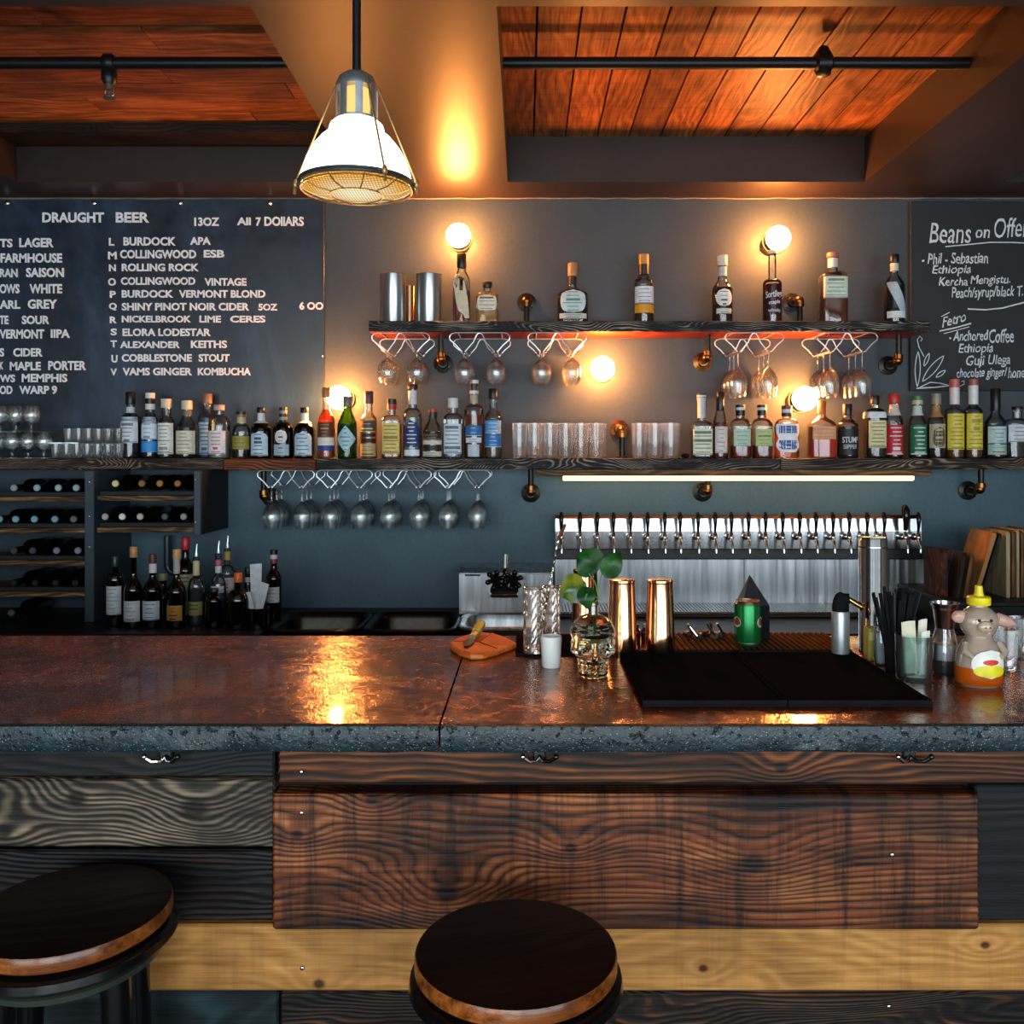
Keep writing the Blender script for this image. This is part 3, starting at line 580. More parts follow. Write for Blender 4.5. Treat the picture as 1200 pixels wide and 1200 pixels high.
# ------------------------------------------------------------------ bottles
def sect(sq, dep):
    """cross-section: sq 0 round .. 1 square; dep = depth / width"""
    if sq <= 0: return lambda r, t: (r * math.cos(t), r * dep * math.sin(t))
    e = 2 / (2 + 5 * sq)
    def f(r, t):
        c, s = math.cos(t), math.sin(t)
        return (r * math.copysign(abs(c) ** e, c), r * dep * math.copysign(abs(s) ** e, s))
    return f
CLEAR = 'eef4f4'
def bottle(name, label, cat, px, w, yt, ysh, ynk, nw, base, d, gl=CLEAR, liq=None, lvl=None, cap=('15130f', 0), labs=(), sq=0.0, dep=1.0, shoulder='s', group=None, text=None, neck=None, spout=False, rz=0.0, capname='cap', ringz=None, baseZ=None):
    """outline read in picture rows: top yt, neck foot ynk, shoulder ysh; standing at (px, depth d) on height base"""
    s = d / F; r = w / 2 * s; rn = nw / 2 * s; yb = HY - (base - EYE) / s
    H = lambda y: (yb - y) * s
    root = thing(name, label, cat, (X(px, d), d, base), group, rz)
    ht, hn, hs = H(yt), H(ynk), H(ysh)
    prof = [(r * .9, 0.0), (r * .98, .003), (r, .008), (r, hs * .5), (r, hs)]
    K = 7
    for k in range(1, K + 1):
        u = k / K
        if shoulder == 'r': q = math.sqrt(max(0, 1 - u * u)); rr = rn + (r - rn) * q
        elif shoulder == 'l': rr = r + (rn - r) * u ** 1.25
        else: rr = rn + (r - rn) * (math.cos(PI * u) + 1) / 2
        prof.append((rr, hs + (hn - hs) * u))
    prof += [(rn, (hn + ht) / 2), (rn, ht - .018), (rn * 1.14, ht - .017), (rn * 1.14, ht - .008), (rn, ht - .007), (rn, ht)]
    def mk(off=0.0):
        def f(rr, t):
            b = max(0.0, min(1.0, (rr - rn * 1.15) / max(1e-6, r - rn * 1.15)))
            return sect(sq * b, 1 + (dep - 1) * b)(rr + off, t)
        return f
    m = MB(); m.lathe(prof, 28, sec=mk()); m.build('body', glass(gl, .6 if gl == CLEAR else .3, 1.4, .02, .015) if isinstance(gl, str) else gl, root)
    if liq:
        hl = H(lvl) if lvl else hs
        lp = [(max(.002, a - .0022), max(z, .004)) for a, z in prof if z < hl]
        lastr = lp[-1][0]
        for (a0, z0), (a1, z1) in zip(prof, prof[1:]):
            if z0 <= hl <= z1: lastr = a0 + (a1 - a0) * (hl - z0) / max(1e-6, z1 - z0) - .0022
        lp.append((max(.002, lastr), hl))
        m = MB(); m.lathe(lp, 24, sec=mk()); m.build('liquid', liq if not isinstance(liq, str) else liquid(liq), root)
    ccol, cy = cap
    if cy:
        hc = H(cy); m = MB(); a = rn * 1.18 + .0008
        if isinstance(ccol, (tuple, list)):
            zs = [hc + (ht + .002 - hc) * k / len(ccol) for k in range(len(ccol) + 1)]
            for k, cc in enumerate(ccol): m.lathe([(a, zs[k]), (a, zs[k + 1])], 18, mi=k)
            m.build(capname, [mat(cc, .4) for cc in ccol], root)
        else:
            m.lathe([(a * .97, hc), (a, hc + .002), (a, ht), (a * .93, ht + .002)], 18); m.build(capname, mat(ccol, .38), root)
    if spout:
        m = MB(); m.tube([(0, 0, ht), (0, 0, ht + .02), (.003, 0, ht + .055)], .004, 8, rs=[.009, .005, .004]); m.build('pour_spout', mat('c9d3d8', .25, .5), root)
    if neck:
        for y0, y1, cc in neck:
            m = MB(); hh0, hh1 = H(y1), H(y0)
            def rad(z):
                for (a0, z0), (a1, z1) in zip(prof, prof[1:]):
                    if z0 <= z <= z1: return a0 + (a1 - a0) * (z - z0) / max(1e-6, z1 - z0)
                return rn
            m.open_lathe([(rad(hh0 + (hh1 - hh0) * k / 4) + .0009, hh0 + (hh1 - hh0) * k / 4) for k in range(5)], 20, sec=mk()); m.build('neck_band', mat(cc, .5), root)
    def onbody(ang, z, off):
        rr = r
        for (a0, z0), (a1, z1) in zip(prof, prof[1:]):
            if z0 <= z <= z1: rr = a0 + (a1 - a0) * (z - z0) / max(1e-6, z1 - z0)
        x, y = mk()(rr, ang)
        l = math.hypot(x, y); k = 1 + off / l
        return (x * k, y * k, z)
    rnd = random.Random(int(px * 7 + yt))
    for lb in labs:
        y0, y1, cc = lb[:3]; shape = lb[3] if len(lb) > 3 else 'rect'; ink = lb[4] if len(lb) > 4 else None; half = lb[5] if len(lb) > 5 else 1.15
        m = MB(); nz, na = (12 if shape != 'rect' else 3), 10; z0, z1 = H(y1), H(y0)
        def hw(u):
            if shape == 'oval': return half * math.sqrt(max(0, 1 - (2 * u - 1) ** 2)) + .01
            if shape == 'diamond': return half * (1 - abs(2 * u - 1)) + .01
            if shape == 'shield': return half * (1 - .25 * math.exp(-((u - .5) / .12) ** 2)) * (1 if u > .2 else .55 + .45 * u / .2)
            if shape == 'arch': return half * (1 if u < .7 else math.sqrt(max(0, 1 - ((u - .7) / .3) ** 2)) + .01)
            return half
        def patch(u0, u1, f0, f1, off, mi, n1=nz, n2=na):
            vs, fs = [], []
            for i in range(n1 + 1):
                u = u0 + (u1 - u0) * i / n1; h = hw(u); z = z0 + (z1 - z0) * u
                for j in range(n2 + 1):
                    f = f0 + (f1 - f0) * j / n2
                    a = -PI / 2 + h * f
                    if shape == 'diag': a = -PI / 2 + half * (f * .42 + (.5 - u) * 1.1)
                    vs.append(onbody(a, z, off))
            for i in range(n1):
                for j in range(n2): q = i * (n2 + 1) + j; fs.append((q, q + 1, q + n2 + 2, q + n2 + 1))
            m.add(vs, fs, mi, True)
        patch(0, 1, -1, 1, .0006, 0)
        mats = [mat(cc, .55)]
        if ink:
            mats.append(mat(ink, .55)); n_ = max(2, int((y1 - y0) / 4.5))
            for k in range(n_):
                u = 1 - (k + .7) / (n_ + .4); wd = .25 + rnd.random() * .45; hgt = (.024 + .05 * (k == rnd.randrange(n_))) 
                patch(u - hgt, u + hgt * .4, -wd, wd * (.7 + .3 * rnd.random()), .0011, 1, 1, 6)
            patch(.015, .05, -.9, .9, .0011, 1, 1, 8)
        m.build('label', mats, root)
    if text:
        for s_, y0, y1, cc, half, sl in text:
            me = text_mesh(s_, .02, 0, 0); xs = [v.co.x for v in me.vertices]; ys = [v.co.y for v in me.vertices]
            for v in me.vertices:
                f = (v.co.x - min(xs)) / (max(xs) - min(xs)) * 2 - 1; u = (v.co.y - min(ys)) / (max(ys) - min(ys)); 
                v.co = (f, u, 0)
            for v in me.vertices:
                f, u = v.co.x, v.co.y; v.co = onbody(-PI / 2 + half * f, H(y1) + (H(y0) - H(y1)) * u - sl * f * .03, .0016)
            me.materials.clear(); me.materials.append(mat(cc, .6)); o = bpy.data.objects.new('lettering', me); COL.objects.link(o); o.parent = root
    return root
B_ = lambda label, *a, **k: bottle('liquor_bottle', label, 'bottle', *a, **k)
d = 4.2; SU, SL = TOPZ, LOWZ
G = 'bottles on the upper shelf'
AMB, RED, DRED, GOLD = '7a2a06', '6b0f0a', '3a0806', 'b06a10'
B_('slim bottle with red lower half and slanted pale label beside the steel cylinders', 541, 20, 298, 330, 314, 9, SU, d, liq=liquid('8a120c', .85), lvl=342, cap=('121212', 314), labs=[(322, 374, 'd8c9a8', 'diag', None, 1.1)], sq=.5, dep=.8, text=[('LOT 40', 326, 342, '5a3020', .6, 1)], group=G)
B_('short square clear bottle with round pale emblem on the upper shelf', 571, 26, 331, 347, 341, 9, SU, d, liq='d09a3a', lvl=362, cap=('2a1c14', 337), labs=[(347, 366, 'e6dcc4', 'oval', '6a5a44', .62)], sq=.9, dep=.75, group=G)
B_('wide faceted decanter bottle with gold stopper and silver oval label', 671, 36, 309, 346, 336, 9, SU, d, liq='2a0c06', lvl=350, cap=('c08a5a', 324), labs=[(341, 368, 'c9dcd8', 'oval', '6a8a86', .75), (369, 375, 'c9c4b4', 'rect', '403020', .9)], sq=.3, dep=.7, shoulder='s', neck=[(325, 334, '1a140f')], group=G)
B_('gold topped dark bottle with white and yellow label standing apart', 754.5, 23, 299, 330, 322, 10, SU, d, liq='5a3408', lvl=336, cap=(('1a1712', 'b58a3c'), 322), labs=[(337, 357, 'dfe6e8', 'rect', '55606a', 1.25), (358, 368, 'd89a1c', 'rect', None, 1.25)], group=G)
B_('white necked amber bottle with round white emblem on the upper shelf', 846.5, 24, 300, 340, 326, 10, SU, d, liq='5a1c08', lvl=338, cap=('d8cfc4', 312), neck=[(313, 324, 'cfc8bc')], labs=[(340, 361, 'eceae4', 'oval', '5a5a5a', .85), (363, 369, 'd9d4c8', 'rect', '2a2420', .8)], group=G)
B_('long necked dark red bottle with white scrawled lettering', 905, 22, 294, 333, 327, 9, SU, d, liq=liquid('5a0c0a', .75), lvl=334, cap=('e8dcc0', 298), shoulder='r', text=[('Sortilege', 342, 352, 'e8e4e4', .95, -.15), ('maple', 353, 359, 'e8e4e4', .6, -.1), ('whisky', 363, 368, 'cfd0dc', .7, 0)], group=G)
B_('square shouldered amber bottle with big pale green label', 976, 30, 297, 326, 318, 11, SU, d, liq=liquid('8a3208', .6), lvl=330, cap=('b86a50', 302), labs=[(326, 351, 'cfdcc8', 'rect', '7c8a74', .98)], sq=.7, dep=.8, shoulder='r', neck=[(303, 314, 'd8d4cc')], group=G)
B_('black capped dark bottle with slanted white label at the shelf end', 1048, 24, 299, 334, 322, 9, SU, d, liq='2a0a06', lvl=336, cap=('131313', 308), neck=[(309, 318, 'd8d0bc')], labs=[(332, 366, 'b4c4cc', 'diag', None, 1.25), (366, 374, 'e4e2dc', 'rect', '8a8a8a', 1.1)], shoulder='l', group=G)
for px, lb in ((461, 'tall brushed steel cylinder at the open end of the upper shelf'), (503, 'tall brushed steel cylinder beside the slim red bottle')):
    t = thing('steel_canister', lb, 'canister', (X(px, d), d - .01, SU), 'steel cylinders'); b = MB(); r = 15 * d / F; b.open_lathe([(0, .001), (r, .001), (r, .226), (r + .0015, .228), (r - .002, .228), (r - .003, .004), (0, .004)], 40); b.build('wall', STEEL, t)
t = thing('copper_tin', 'copper tin tucked behind the two steel cylinders', 'tin', (X(480, 4.28), 4.28, SU)); b = MB(); b.open_lathe([(0, .001), (.028, .001), (.031, .19), (.029, .19), (.026, .005), (0, .005)], 32); b.build('wall', COPPER, t)

G = 'bottles on the lower shelf'
L_ = lambda label, px, w, yt, ysh, ynk, nw, **k: B_(label, px, w, yt, ysh, ynk, nw, SL, k.pop('d', 4.19), group=G, **k)
L_('black capped bottle with plain white label beside the shot glasses', 153, 22, 460, 490, 482, 9, liq='1c0a05', cap=('0f0f10', 474), neck=[(477, 484, 'ccd2d4')], labs=[(489, 519, 'd4dce0', 'rect', '6a7078', 1.2)])
L_('bottle with white label crossed by a bright blue band', 176, 19, 461, 494, 482, 9, liq='3a1606', cap=(('e0e0da', '141414', 'd8d8d2'), 480), labs=[(489, 515, 'd8e4ea', 'rect', '7a94a8', 1.25), (517, 530, '2f8fd6', 'rect', None, 1.25)])
L_('cream capped bottle with tall white label next to the blue banded one', 195, 19, 468, 495, 486, 10, liq='5a2c08', cap=('d9cfb4', 478), labs=[(496, 532, 'e4e2da', 'rect', '8a8a84', 1.25)], d=4.17)
L_('wide shouldered bottle with cream label and pale capsule', 219, 24, 470, 502, 488, 10, liq='3a1c0c', cap=('dccfb8', 480), neck=[(481, 487, '6a5f50')], labs=[(505, 532, 'ddd5bf', 'rect', '8a7d64', 1.2)], shoulder='s')
L_('tall silver labelled bottle behind the round clear one', 243, 20, 462, 490, 480, 9, gl='cfe0ea', liq='8aa0ac', cap=('8a6a50', 473), labs=[(495, 533, 'a9bac6', 'rect', '4a5866', 1.2)], d=4.26)
L_('round bellied clear bottle with pink and white label', 257, 25, 475, 500, 486, 10, liq='b9c8cc', lvl=505, cap=('c8a494', 481), labs=[(505, 532, 'e2dede', 'rect', 'c0504a', .9)], shoulder='r', d=4.15)
L_('squat dark bottle with mottled olive gold label', 283, 21, 483, 507, 497, 10, liq='1c0e06', lvl=510, cap=(('8a6a30', '15120c'), 489), neck=[(489, 496, 'c0b090')], labs=[(511, 527, '9a8c3c', 'rect', '3c3410', 1.25)], shoulder='r')
BOT = glass('0c0c0e', .5, 1.6, .03)
for px, lb, ink in ((306, 'first of three matching black bottles, pale blue label, next to the olive labelled bottle', '2c4a66'), (357, 'black bottle with pale blue label beside the brown, white and blue striped one', '2c4a66')):
    L_(lb, px, 24, 478, 506, 494, 8, gl='101114', liq=liquid('08080a', .95), cap=('101010', 484), neck=[(484, 496, 'd6dadb')], labs=[(506, 534, 'bfd4e2', 'arch', ink, .95)], shoulder='r')
L_('black bottle with dotted neck and white portrait label between two pale blue ones', 332, 24, 478, 506, 494, 8, gl='101114', liq=liquid('08080a', .95), cap=(('1a1a1a', '8a8a86', '1a1a1a', '8a8a86', '1a1a1a'), 496), labs=[(504, 520, 'dcdcd8', 'oval', '202020', .6), (521, 534, '9fb4c0', 'rect', '30383e', .8)], shoulder='r')
L_('orange liquor bottle with brown, white and blue striped label', 382.5, 20, 455, 494, 478, 8, liq=liquid('c25a10', .55), lvl=480, cap=('b4733c', 466), labs=[(495, 513, '5a2a14', 'rect', 'b88a5a', 1.25), (513, 522, 'e6dcd0', 'rect', None, 1.25), (522, 528, '2a3f8c', 'rect', None, 1.25)], shoulder='s', d=4.16)
L_('bright green bottle with diamond shaped pale blue label', 407, 23, 465, 500, 476, 9, gl='86b832', liq=liquid('4c7a14', .55), lvl=497, cap=('6a6a68', 477), labs=[(499, 530, 'a9cfd6', 'diamond', '3c6a74', 1.15)], shoulder='s', d=4.14)
L_('pale bottle with purple cap and stacked black and gold label', 432, 19, 459, 492, 482, 9, liq=liquid('c08a3a', .4), lvl=500, cap=('5a2f3a', 473), labs=[(493, 506, '4a4030', 'rect', 'd8c89a', 1.2), (508, 512, '15130f', 'rect', None, 1.2), (514, 519, '15130f', 'rect', None, 1.2), (520, 535, 'b9a468', 'rect', '4a3c1c', 1.2)])
L_('amber square bottle with tall yellow label and black cap', 459, 22, 468, 494, 486, 9, liq='b8560e', lvl=497, cap=(('b8322a', '121212'), 480), labs=[(496, 532, 'd9c266', 'rect', '8a7426', .95)], sq=.6, dep=.8, shoulder='r')
L_('tall bottle with dark blue oval label beside the yellow labelled one', 483.5, 22, 451, 490, 478, 10, liq=liquid('a9b4c0', .3), cap=('3a1c18', 456), neck=[(458, 474, 'd8dcd8')], labs=[(493, 526, '1f3566', 'oval', 'dfe6ee', 1.0), (527, 534, 'dde4ea', 'rect', None, .9)], shoulder='r')
L_('short dark bottle with red topped cap and banded black label', 507, 23, 480, 506, 492, 9, liq='2a160a', cap=(('141210', '141210', 'a5342c'), 490), labs=[(508, 515, '15140f', 'rect', 'c8c4b0', 1.2), (516, 521, 'c8ccb8', 'rect', None, 1.2), (522, 528, '15140f', 'rect', None, 1.2), (529, 535, 'c0c4b4', 'rect', '3a3a34', 1.2)], shoulder='l', d=4.15)
L_('white capped bottle with tall bluish white label', 531, 22, 467, 492, 484, 10, liq='9aa4a8', lvl=500, cap=('dfe3e2', 478), labs=[(497, 532, 'ccd9e2', 'rect', '5a6672', 1.05)], sq=.4, shoulder='r')
L_('tallest amber bottle with black and white cap and blue crest label', 555.5, 23, 446, 482, 474, 9, liq='a5480c', lvl=486, cap=(('d8d8d4', '141414', '141414', 'd8d8d4'), 462), neck=[(463, 473, 'b8a890')], labs=[(498, 511, '2c6aa4', 'arch', 'dfeaf2', 1.0), (513, 519, 'd8e2ea', 'rect', '4a6070', .9), (521, 535, 'b9c6d0', 'rect', None, .6)], shoulder='r')
L_('bottle with bright blue label and black cap beside the tumblers', 578, 20, 456, 490, 478, 9, liq=liquid('a08c60', .35), lvl=496, cap=('131313', 468), labs=[(493, 508, '5a9cd0', 'rect', 'e2eef6', 1.2), (509, 524, '2f74b8', 'rect', 'cfe2f2', 1.2)])
L_('square bottle with white neck sleeve and cream label beyond the tumblers', 822, 24, 462, 500, 493, 9, liq=liquid('6a3a18', .5), lvl=503, cap=(('d8d8d0', '1a1a1a'), 465), neck=[(466, 490, 'bcc8d0')], labs=[(503, 533, 'd9dcc0', 'rect', '6a705a', 1.0)], sq=.8, dep=.85, shoulder='r')
L_('sparkling wine shaped bottle with black foil and white label', 844, 18, 459, 500, 478, 8, liq=liquid('9a4a34', .45), lvl=495, cap=('121212', 481), labs=[(500, 531, 'd8cfcc', 'rect', 'a08884', .9)], shoulder='l')
L_('red bottle with pale green label next to the sparkling wine shape', 867.5, 23, 475, 500, 490, 9, liq=liquid('9a1c12', .75), lvl=522, cap=(('161616', '161616', 'd8d8d4', '161616'), 487), labs=[(503, 523, 'b4cdb8', 'rect', '6a8a74', .8)], sq=.35, shoulder='r')
L_('red bottle with yellow green label next to the blue shield label', 893, 23, 475, 500, 490, 9, liq=liquid('9a1c12', .75), lvl=522, cap=(('161616', '161616', 'd8d8d4', '161616'), 487), labs=[(503, 523, 'b9c684', 'rect', '76864a', .8)], sq=.35, shoulder='r')
L_('wide flat bottle with white and blue shield label', 922, 29, 476, 500, 490, 10, liq='c06a18', lvl=500, cap=(('161616', 'd4d4d0', '6a2018'), 488), labs=[(497, 530, 'e8ecf0', 'shield', None, 1.15), (499, 508, '35549a', 'rect', 'e8ecf0', .8), (516, 527, '35549a', 'shield', 'e8ecf0', .8)], dep=.55, shoulder='r')
L_('broad red bottle with orange cap and peach label', 963, 31, 470, 498, 486, 8, liq=liquid('a02c10', .7), lvl=500, cap=('c45a24', 485), labs=[(500, 515, 'e2a070', 'rect', 'b0603a', .8)], sq=.5, dep=.7, shoulder='s')
L_('black labelled bottle with white lettering beside the broad red one', 993, 24, 474, 498, 488, 9, liq='3a1a0c', lvl=500, cap=('151515', 487), labs=[(503, 533, '131416', 'rect', None, 1.2)], text=[('STUMP', 512, 519, 'd8dcdc', .8, 0), ('SIPPER', 521, 526, 'b8bcbc', .7, 0)], shoulder='s')
L_('square bottle with cream label and dark side stripe', 1025, 23, 464, 487, 478, 9, liq='2a1206', lvl=490, cap=('1a1614', 474), labs=[(493, 525, 'dccf9c', 'rect', '7a6c40', .95)], sq=.4, shoulder='r', neck=[(483, 490, 'd4dadc')])
L_('red capped bottle with red label', 1047.5, 20, 462, 494, 476, 10, liq='4a0a08', lvl=498, cap=('c83a2c', 473), neck=[(474, 487, 'd8c8b8')], labs=[(498, 533, 'c02434', 'rect', 'e8d8d8', 1.25)], shoulder='s')
L_('green capped bottle with green label', 1075, 20, 465, 497, 480, 10, liq='0c2a18', lvl=500, cap=(('c8bc9a', '2f7a3a'), 474), neck=[(476, 487, 'c4d0cc')], labs=[(498, 533, '1e6a4a', 'rect', 'd4e2da', 1.25)], shoulder='s')
L_('metal capped bottle with beige label and round brown seal', 1097, 20, 462, 494, 482, 9, liq='2a160c', lvl=496, cap=(('a08a6c', '8a8478'), 474), neck=[(476, 489, 'a07848')], labs=[(497, 525, 'b0a484', 'rect', None, 1.2), (500, 525, '4c3c26', 'oval', 'b4a47c', .8)], shoulder='s')
L_('pink topped bottle with tall yellow label', 1118.5, 21, 445, 482, 474, 9, liq='a05a18', lvl=484, cap=(('e0d4d4', 'e0d4d4', 'c0605a'), 474), labs=[(485, 527, 'dcc648', 'rect', 'a08a2c', 1.2)], shoulder='s')
L_('white topped bottle with tall yellow label under the chalk leaves', 1140.5, 20, 445, 482, 474, 9, liq='a05a18', lvl=484, cap=(('e0e0dc', 'e0e0dc', 'e0e0dc', 'a05a50'), 474), labs=[(485, 527, 'dcc648', 'rect', 'a08a2c', 1.2)], shoulder='s')
L_('long black necked bottle with teal white label', 1166.5, 23, 456, 496, 482, 9, liq='4a2a1a', lvl=500, cap=('101010', 482), labs=[(500, 520, 'b9cfcc', 'rect', '3a5a5a', 1.2), (521, 533, '9cc0b4', 'rect', '8a3a2c', 1.2)], shoulder='s')
L_('flat decanter bottle with dark lettered label at the shelf end by the chalkboard', 1192, 30, 477, 497, 490, 10, liq='3a160a', lvl=500, cap=('2a1512', 480), labs=[(498, 518, 'c8d2d8', 'rect', '2c3034', 1.05)], dep=.7, sq=.3, shoulder='r')
# ------------------------------------------------------------------ drinking glasses on the lower shelf
THIN = GLASSM
def tumbler_mesh(name, r0, r1, h, ribs=0, wall=.0025, basez=.012):
    b = MB(); b.open_lathe([(0, 0), (r0 * .94, 0), (r0, .004), (r0 + (r1 - r0) * .5, h * .5), (r1, h), (r1 - wall, h)], 28, rib=.04 if ribs else 0, ribn=ribs)
    b.open_lathe([(r1 - wall, h), (r0 + (r1 - r0) * .5 - wall, h * .5), (r0 - wall, basez), (0, basez)], 28, rib=.03 if ribs else 0, ribn=ribs)
    o = b.build(name, CUTGLASS); return o
first = None
def tumbler(px, dd, k, label, group):
    global first
    if first is None: o = first = tumbler_mesh('highball_glass', .031, .0345, .163, 9)
    else: o = first.copy(); COL.objects.link(o)
    o.location = (X(px, dd), dd, LOWZ); tag(o, label, 'glass', group)
for k, px in enumerate((609, 627, 645, 663, 681, 699)): tumbler(px, 4.15, k, ordinal(k) + ' front tumbler of the long row, counted from the blue labelled bottle', 'tumblers in the long row')
for k, px in enumerate((612, 630, 648, 666, 684, 702)): tumbler(px, 4.235, k, ordinal(k) + ' tumbler in the back of the long row, counted from the blue labelled bottle', 'tumblers in the long row')
for k, px in enumerate((749, 767.5, 786)): tumbler(px, 4.15, k, ordinal(k) + ' front tumbler of the short row, counted from the pipe bracket', 'tumblers in the short row')
for k, px in enumerate((752, 770, 788)): tumbler(px, 4.235, k, ordinal(k) + ' back tumbler of the short row, counted from the pipe bracket', 'tumblers in the short row')
b = MB(); b.ball((0, 0, .011), .02, 16, 8, (1, 1, .55)); tag(b.build('black_stone', BLACKRUB, None, (X(803, 4.14), 4.14, LOWZ)), 'small flat black lump on the shelf after the short tumbler row', 'lump')
# shot glasses in two tiers with a tray between
sh = None
def shot(px, dd, z, label):
    global sh
    if sh is None: sh = o = tumbler_mesh('shot_glass', .0195, .0235, .066, 8, .0025, .014)
    else: o = sh.copy(); COL.objects.link(o)
    o.location = (X(px, dd), dd, z); tag(o, label, 'glass', 'shot glasses')
TRAYZ = LOWZ + .0665
for k in range(7): shot(66 + k * 12.2, 4.14, LOWZ, ordinal(k) + ' shot glass of the lower tier, counted from the snifters')
for k in range(6): shot(74 + k * 12.2, 4.21, LOWZ, ordinal(k) + ' shot glass behind the lower tier, counted from the snifters')
b = MB(); b.box(X(60, 4.14), X(146, 4.14), 4.11, 4.25, TRAYZ, TRAYZ + .005, bev=.001); tag(b.build('glass_tray', glass('dff0f4', .5, 3.5)), 'clear tray laid over the lower tier of shot glasses', 'tray')
for k in range(6): shot(81 + k * 11.6, 4.16, TRAYZ + .005, ordinal(k) + ' shot glass of the upper tier, counted from the snifters')
# snifters in two tiers
sn = None
def snifter_mesh(name, s=1.0, stem=.022, bowl=.088, rb=.036, rm=.026, rf=.028):
    b = MB(); z0 = .004 + stem
    b.open_lathe([(q * s, z * s) for q, z in [(0, 0), (rf, 0), (rf, .002), (rf * .5, .004), (.005, .009), (.0042, z0 - .002), (.012, z0 + .003), (rb * .8, z0 + bowl * .2), (rb, z0 + bowl * .45), (rb * .93, z0 + bowl * .72), (rm, z0 + bowl), (rm - .001, z0 + bowl), (rb * .9, z0 + bowl * .7), (rb * .96, z0 + bowl * .45), (rb * .7, z0 + bowl * .2), (0, z0 + .006)]], 26)
    return b.build(name, THIN)
for tier in (0, 1):
    for k in range(6 if tier == 0 else 5):
        for row in (0, 1):
            if sn is None: sn = o = snifter_mesh('snifter_glass', 1.04)
            else: o = sn.copy(); COL.objects.link(o)
            dd = 4.15 + row * .1; o.location = (X(-41 + k * 18.4 + tier * 4, dd), dd, LOWZ + tier * .1235)
            tag(o, '%s snifter in the %s row of the %s tier, counted from the picture edge' % (ordinal(k), ('front', 'back')[row], ('bottom', 'top')[tier]), 'glass', 'snifters at the shelf end')
b = MB(); b.box(X(-30, 4.15), X(74, 4.15), 4.105, 4.295, LOWZ + .1193, LOWZ + .123, bev=.001); tag(b.build('glass_tray', glass('cfe4ea', .5, 3.5)), 'clear tray between the two tiers of snifters', 'tray')
# ------------------------------------------------------------------ hanging racks and stemware
def rack(sx, d0, d1, ztop, zr, label, group, ext=16):
    """wire rack with two slots (picture columns sx at depth d0)"""
    xs = [X(p, d0) for p in sx]; e = ext * d0 / F; g = .0085; c = (xs[0] + xs[1]) / 2
    t = thing('glass_rack', label, 'rack', (0, 0, 0), group); hh = ztop - zr
    for yy, nm in ((d0, 'front_loop'), (d1, 'back_loop')):
        b = MB()
        pts = [(xs[0] - g, zr), (xs[0] - e * .55, zr + hh * .35), (xs[0] - e * .98, zr + hh * .62), (xs[0] - e * 1.02, zr + hh * .8), (xs[0] - e * .85, zr + hh * .95), (xs[0] - e * .55, ztop), (xs[1] + e * .55, ztop), (xs[1] + e * .85, zr + hh * .95), (xs[1] + e * 1.02, zr + hh * .8), (xs[1] + e * .98, zr + hh * .62), (xs[1] + e * .55, zr + hh * .35), (xs[1] + g, zr)]
        b.tube([(x, yy, z) for x, z in pts], .003, 7)
        pts = [(xs[0] + g, zr), (c - e * .45, zr + hh * .5), (c - e * .24, zr + hh * .85), (c - e * .1, zr + hh * .97), (c + e * .1, zr + hh * .97), (c + e * .24, zr + hh * .85), (c + e * .45, zr + hh * .5), (xs[1] - g, zr)]
        b.tube([(x, yy + .001, z) for x, z in pts], .003, 7); b.build(nm, WIRE, t)
    for x in (xs[0] - g, xs[0] + g, xs[1] - g, xs[1] + g):
        b = MB(); b.tube([(x, d0, zr), (x, d1, zr)], .003, 7); b.build('rail', WIRE, t)
    for x in (xs[0] - e * .4, xs[1] + e * .4):
        b = MB(); b.tube([(x, d0, ztop), (x, d1, ztop)], .003, 7); b.build('mount_wire', WIRE, t)
    return xs
def hang_mesh(name, H_, rb, rm, bowl, rf=.033):
    """stemmed glass hanging from its foot: origin at the underside of the foot, opening downward"""
    b = MB(); st = H_ - bowl
    b.open_lathe([(0, .003), (rf, .003), (rf, .001), (rf * .5, -.002), (.006, -.006), (.0042, -.014), (.004, -st + .006), (.010, -st), (rb * .62, -st - bowl * .12), (rb * .92, -st - bowl * .32), (rb, -st - bowl * .5), (rb * .94, -st - bowl * .75), (rm, -H_), (rm - .0012, -H_), (rb * .92, -st - bowl * .74), (rb * .97, -st - bowl * .5), (rb * .88, -st - bowl * .33), (rb * .55, -st - bowl * .16), (0, -st - .008)], 26)
    return b.build(name, THIN)
protos = {}
def hang(kind, args, x, y, z, label, group):
    if kind not in protos: o = protos[kind] = hang_mesh(kind, *args)
    else: o = protos[kind].copy(); COL.objects.link(o)
    o.location = (x, y, z); tag(o, label, 'glass', group)
zl = Z(550, SHF) - .004; zr = Z(571, 4.12)
pairs = [(317, 353), (386, 421), (455, 490), (524, 559)]; n_ = 0
WHERE = ['at the menu board end', 'second from the menu board end', 'second from the bracket end', 'at the bracket end']
for k, pr in enumerate(pairs):
    xs = rack(pr, 4.11, 4.335, zl, zr, 'white wire glass rack under the lower shelf, ' + WHERE[k], 'wire racks under the lower shelf', 15)
    for x in xs:
        for j, yy in enumerate((4.128, 4.213, 4.298)): hang('wine_glass', (.195, .0415, .033, .122), x, yy, zr + .0035, '%s wine glass in the %s slot of the long hanging row, counted from the menu' % (('front', 'middle', 'rear')[j], ordinal(n_)), 'wine glasses under the lower shelf')
        n_ += 1
zu = Z(388.5, SHF) - .004; zr = Z(412, 4.12)
UP = [((452, 487), 'snifter', 'white wire rack nearest the draught menu under the upper shelf', 2), ((543, 581), 'snifter', 'white wire rack under the slim red bottle and square clear bottle', 2), ((635, 671), 'snifter', 'white wire rack under the wide decanter', 2), ((866, 902), 'wine', 'white wire rack under the dark red bottle', 3), ((974, 1012), 'wine', 'white wire rack nearest the chalkboard under the upper shelf', 3)]
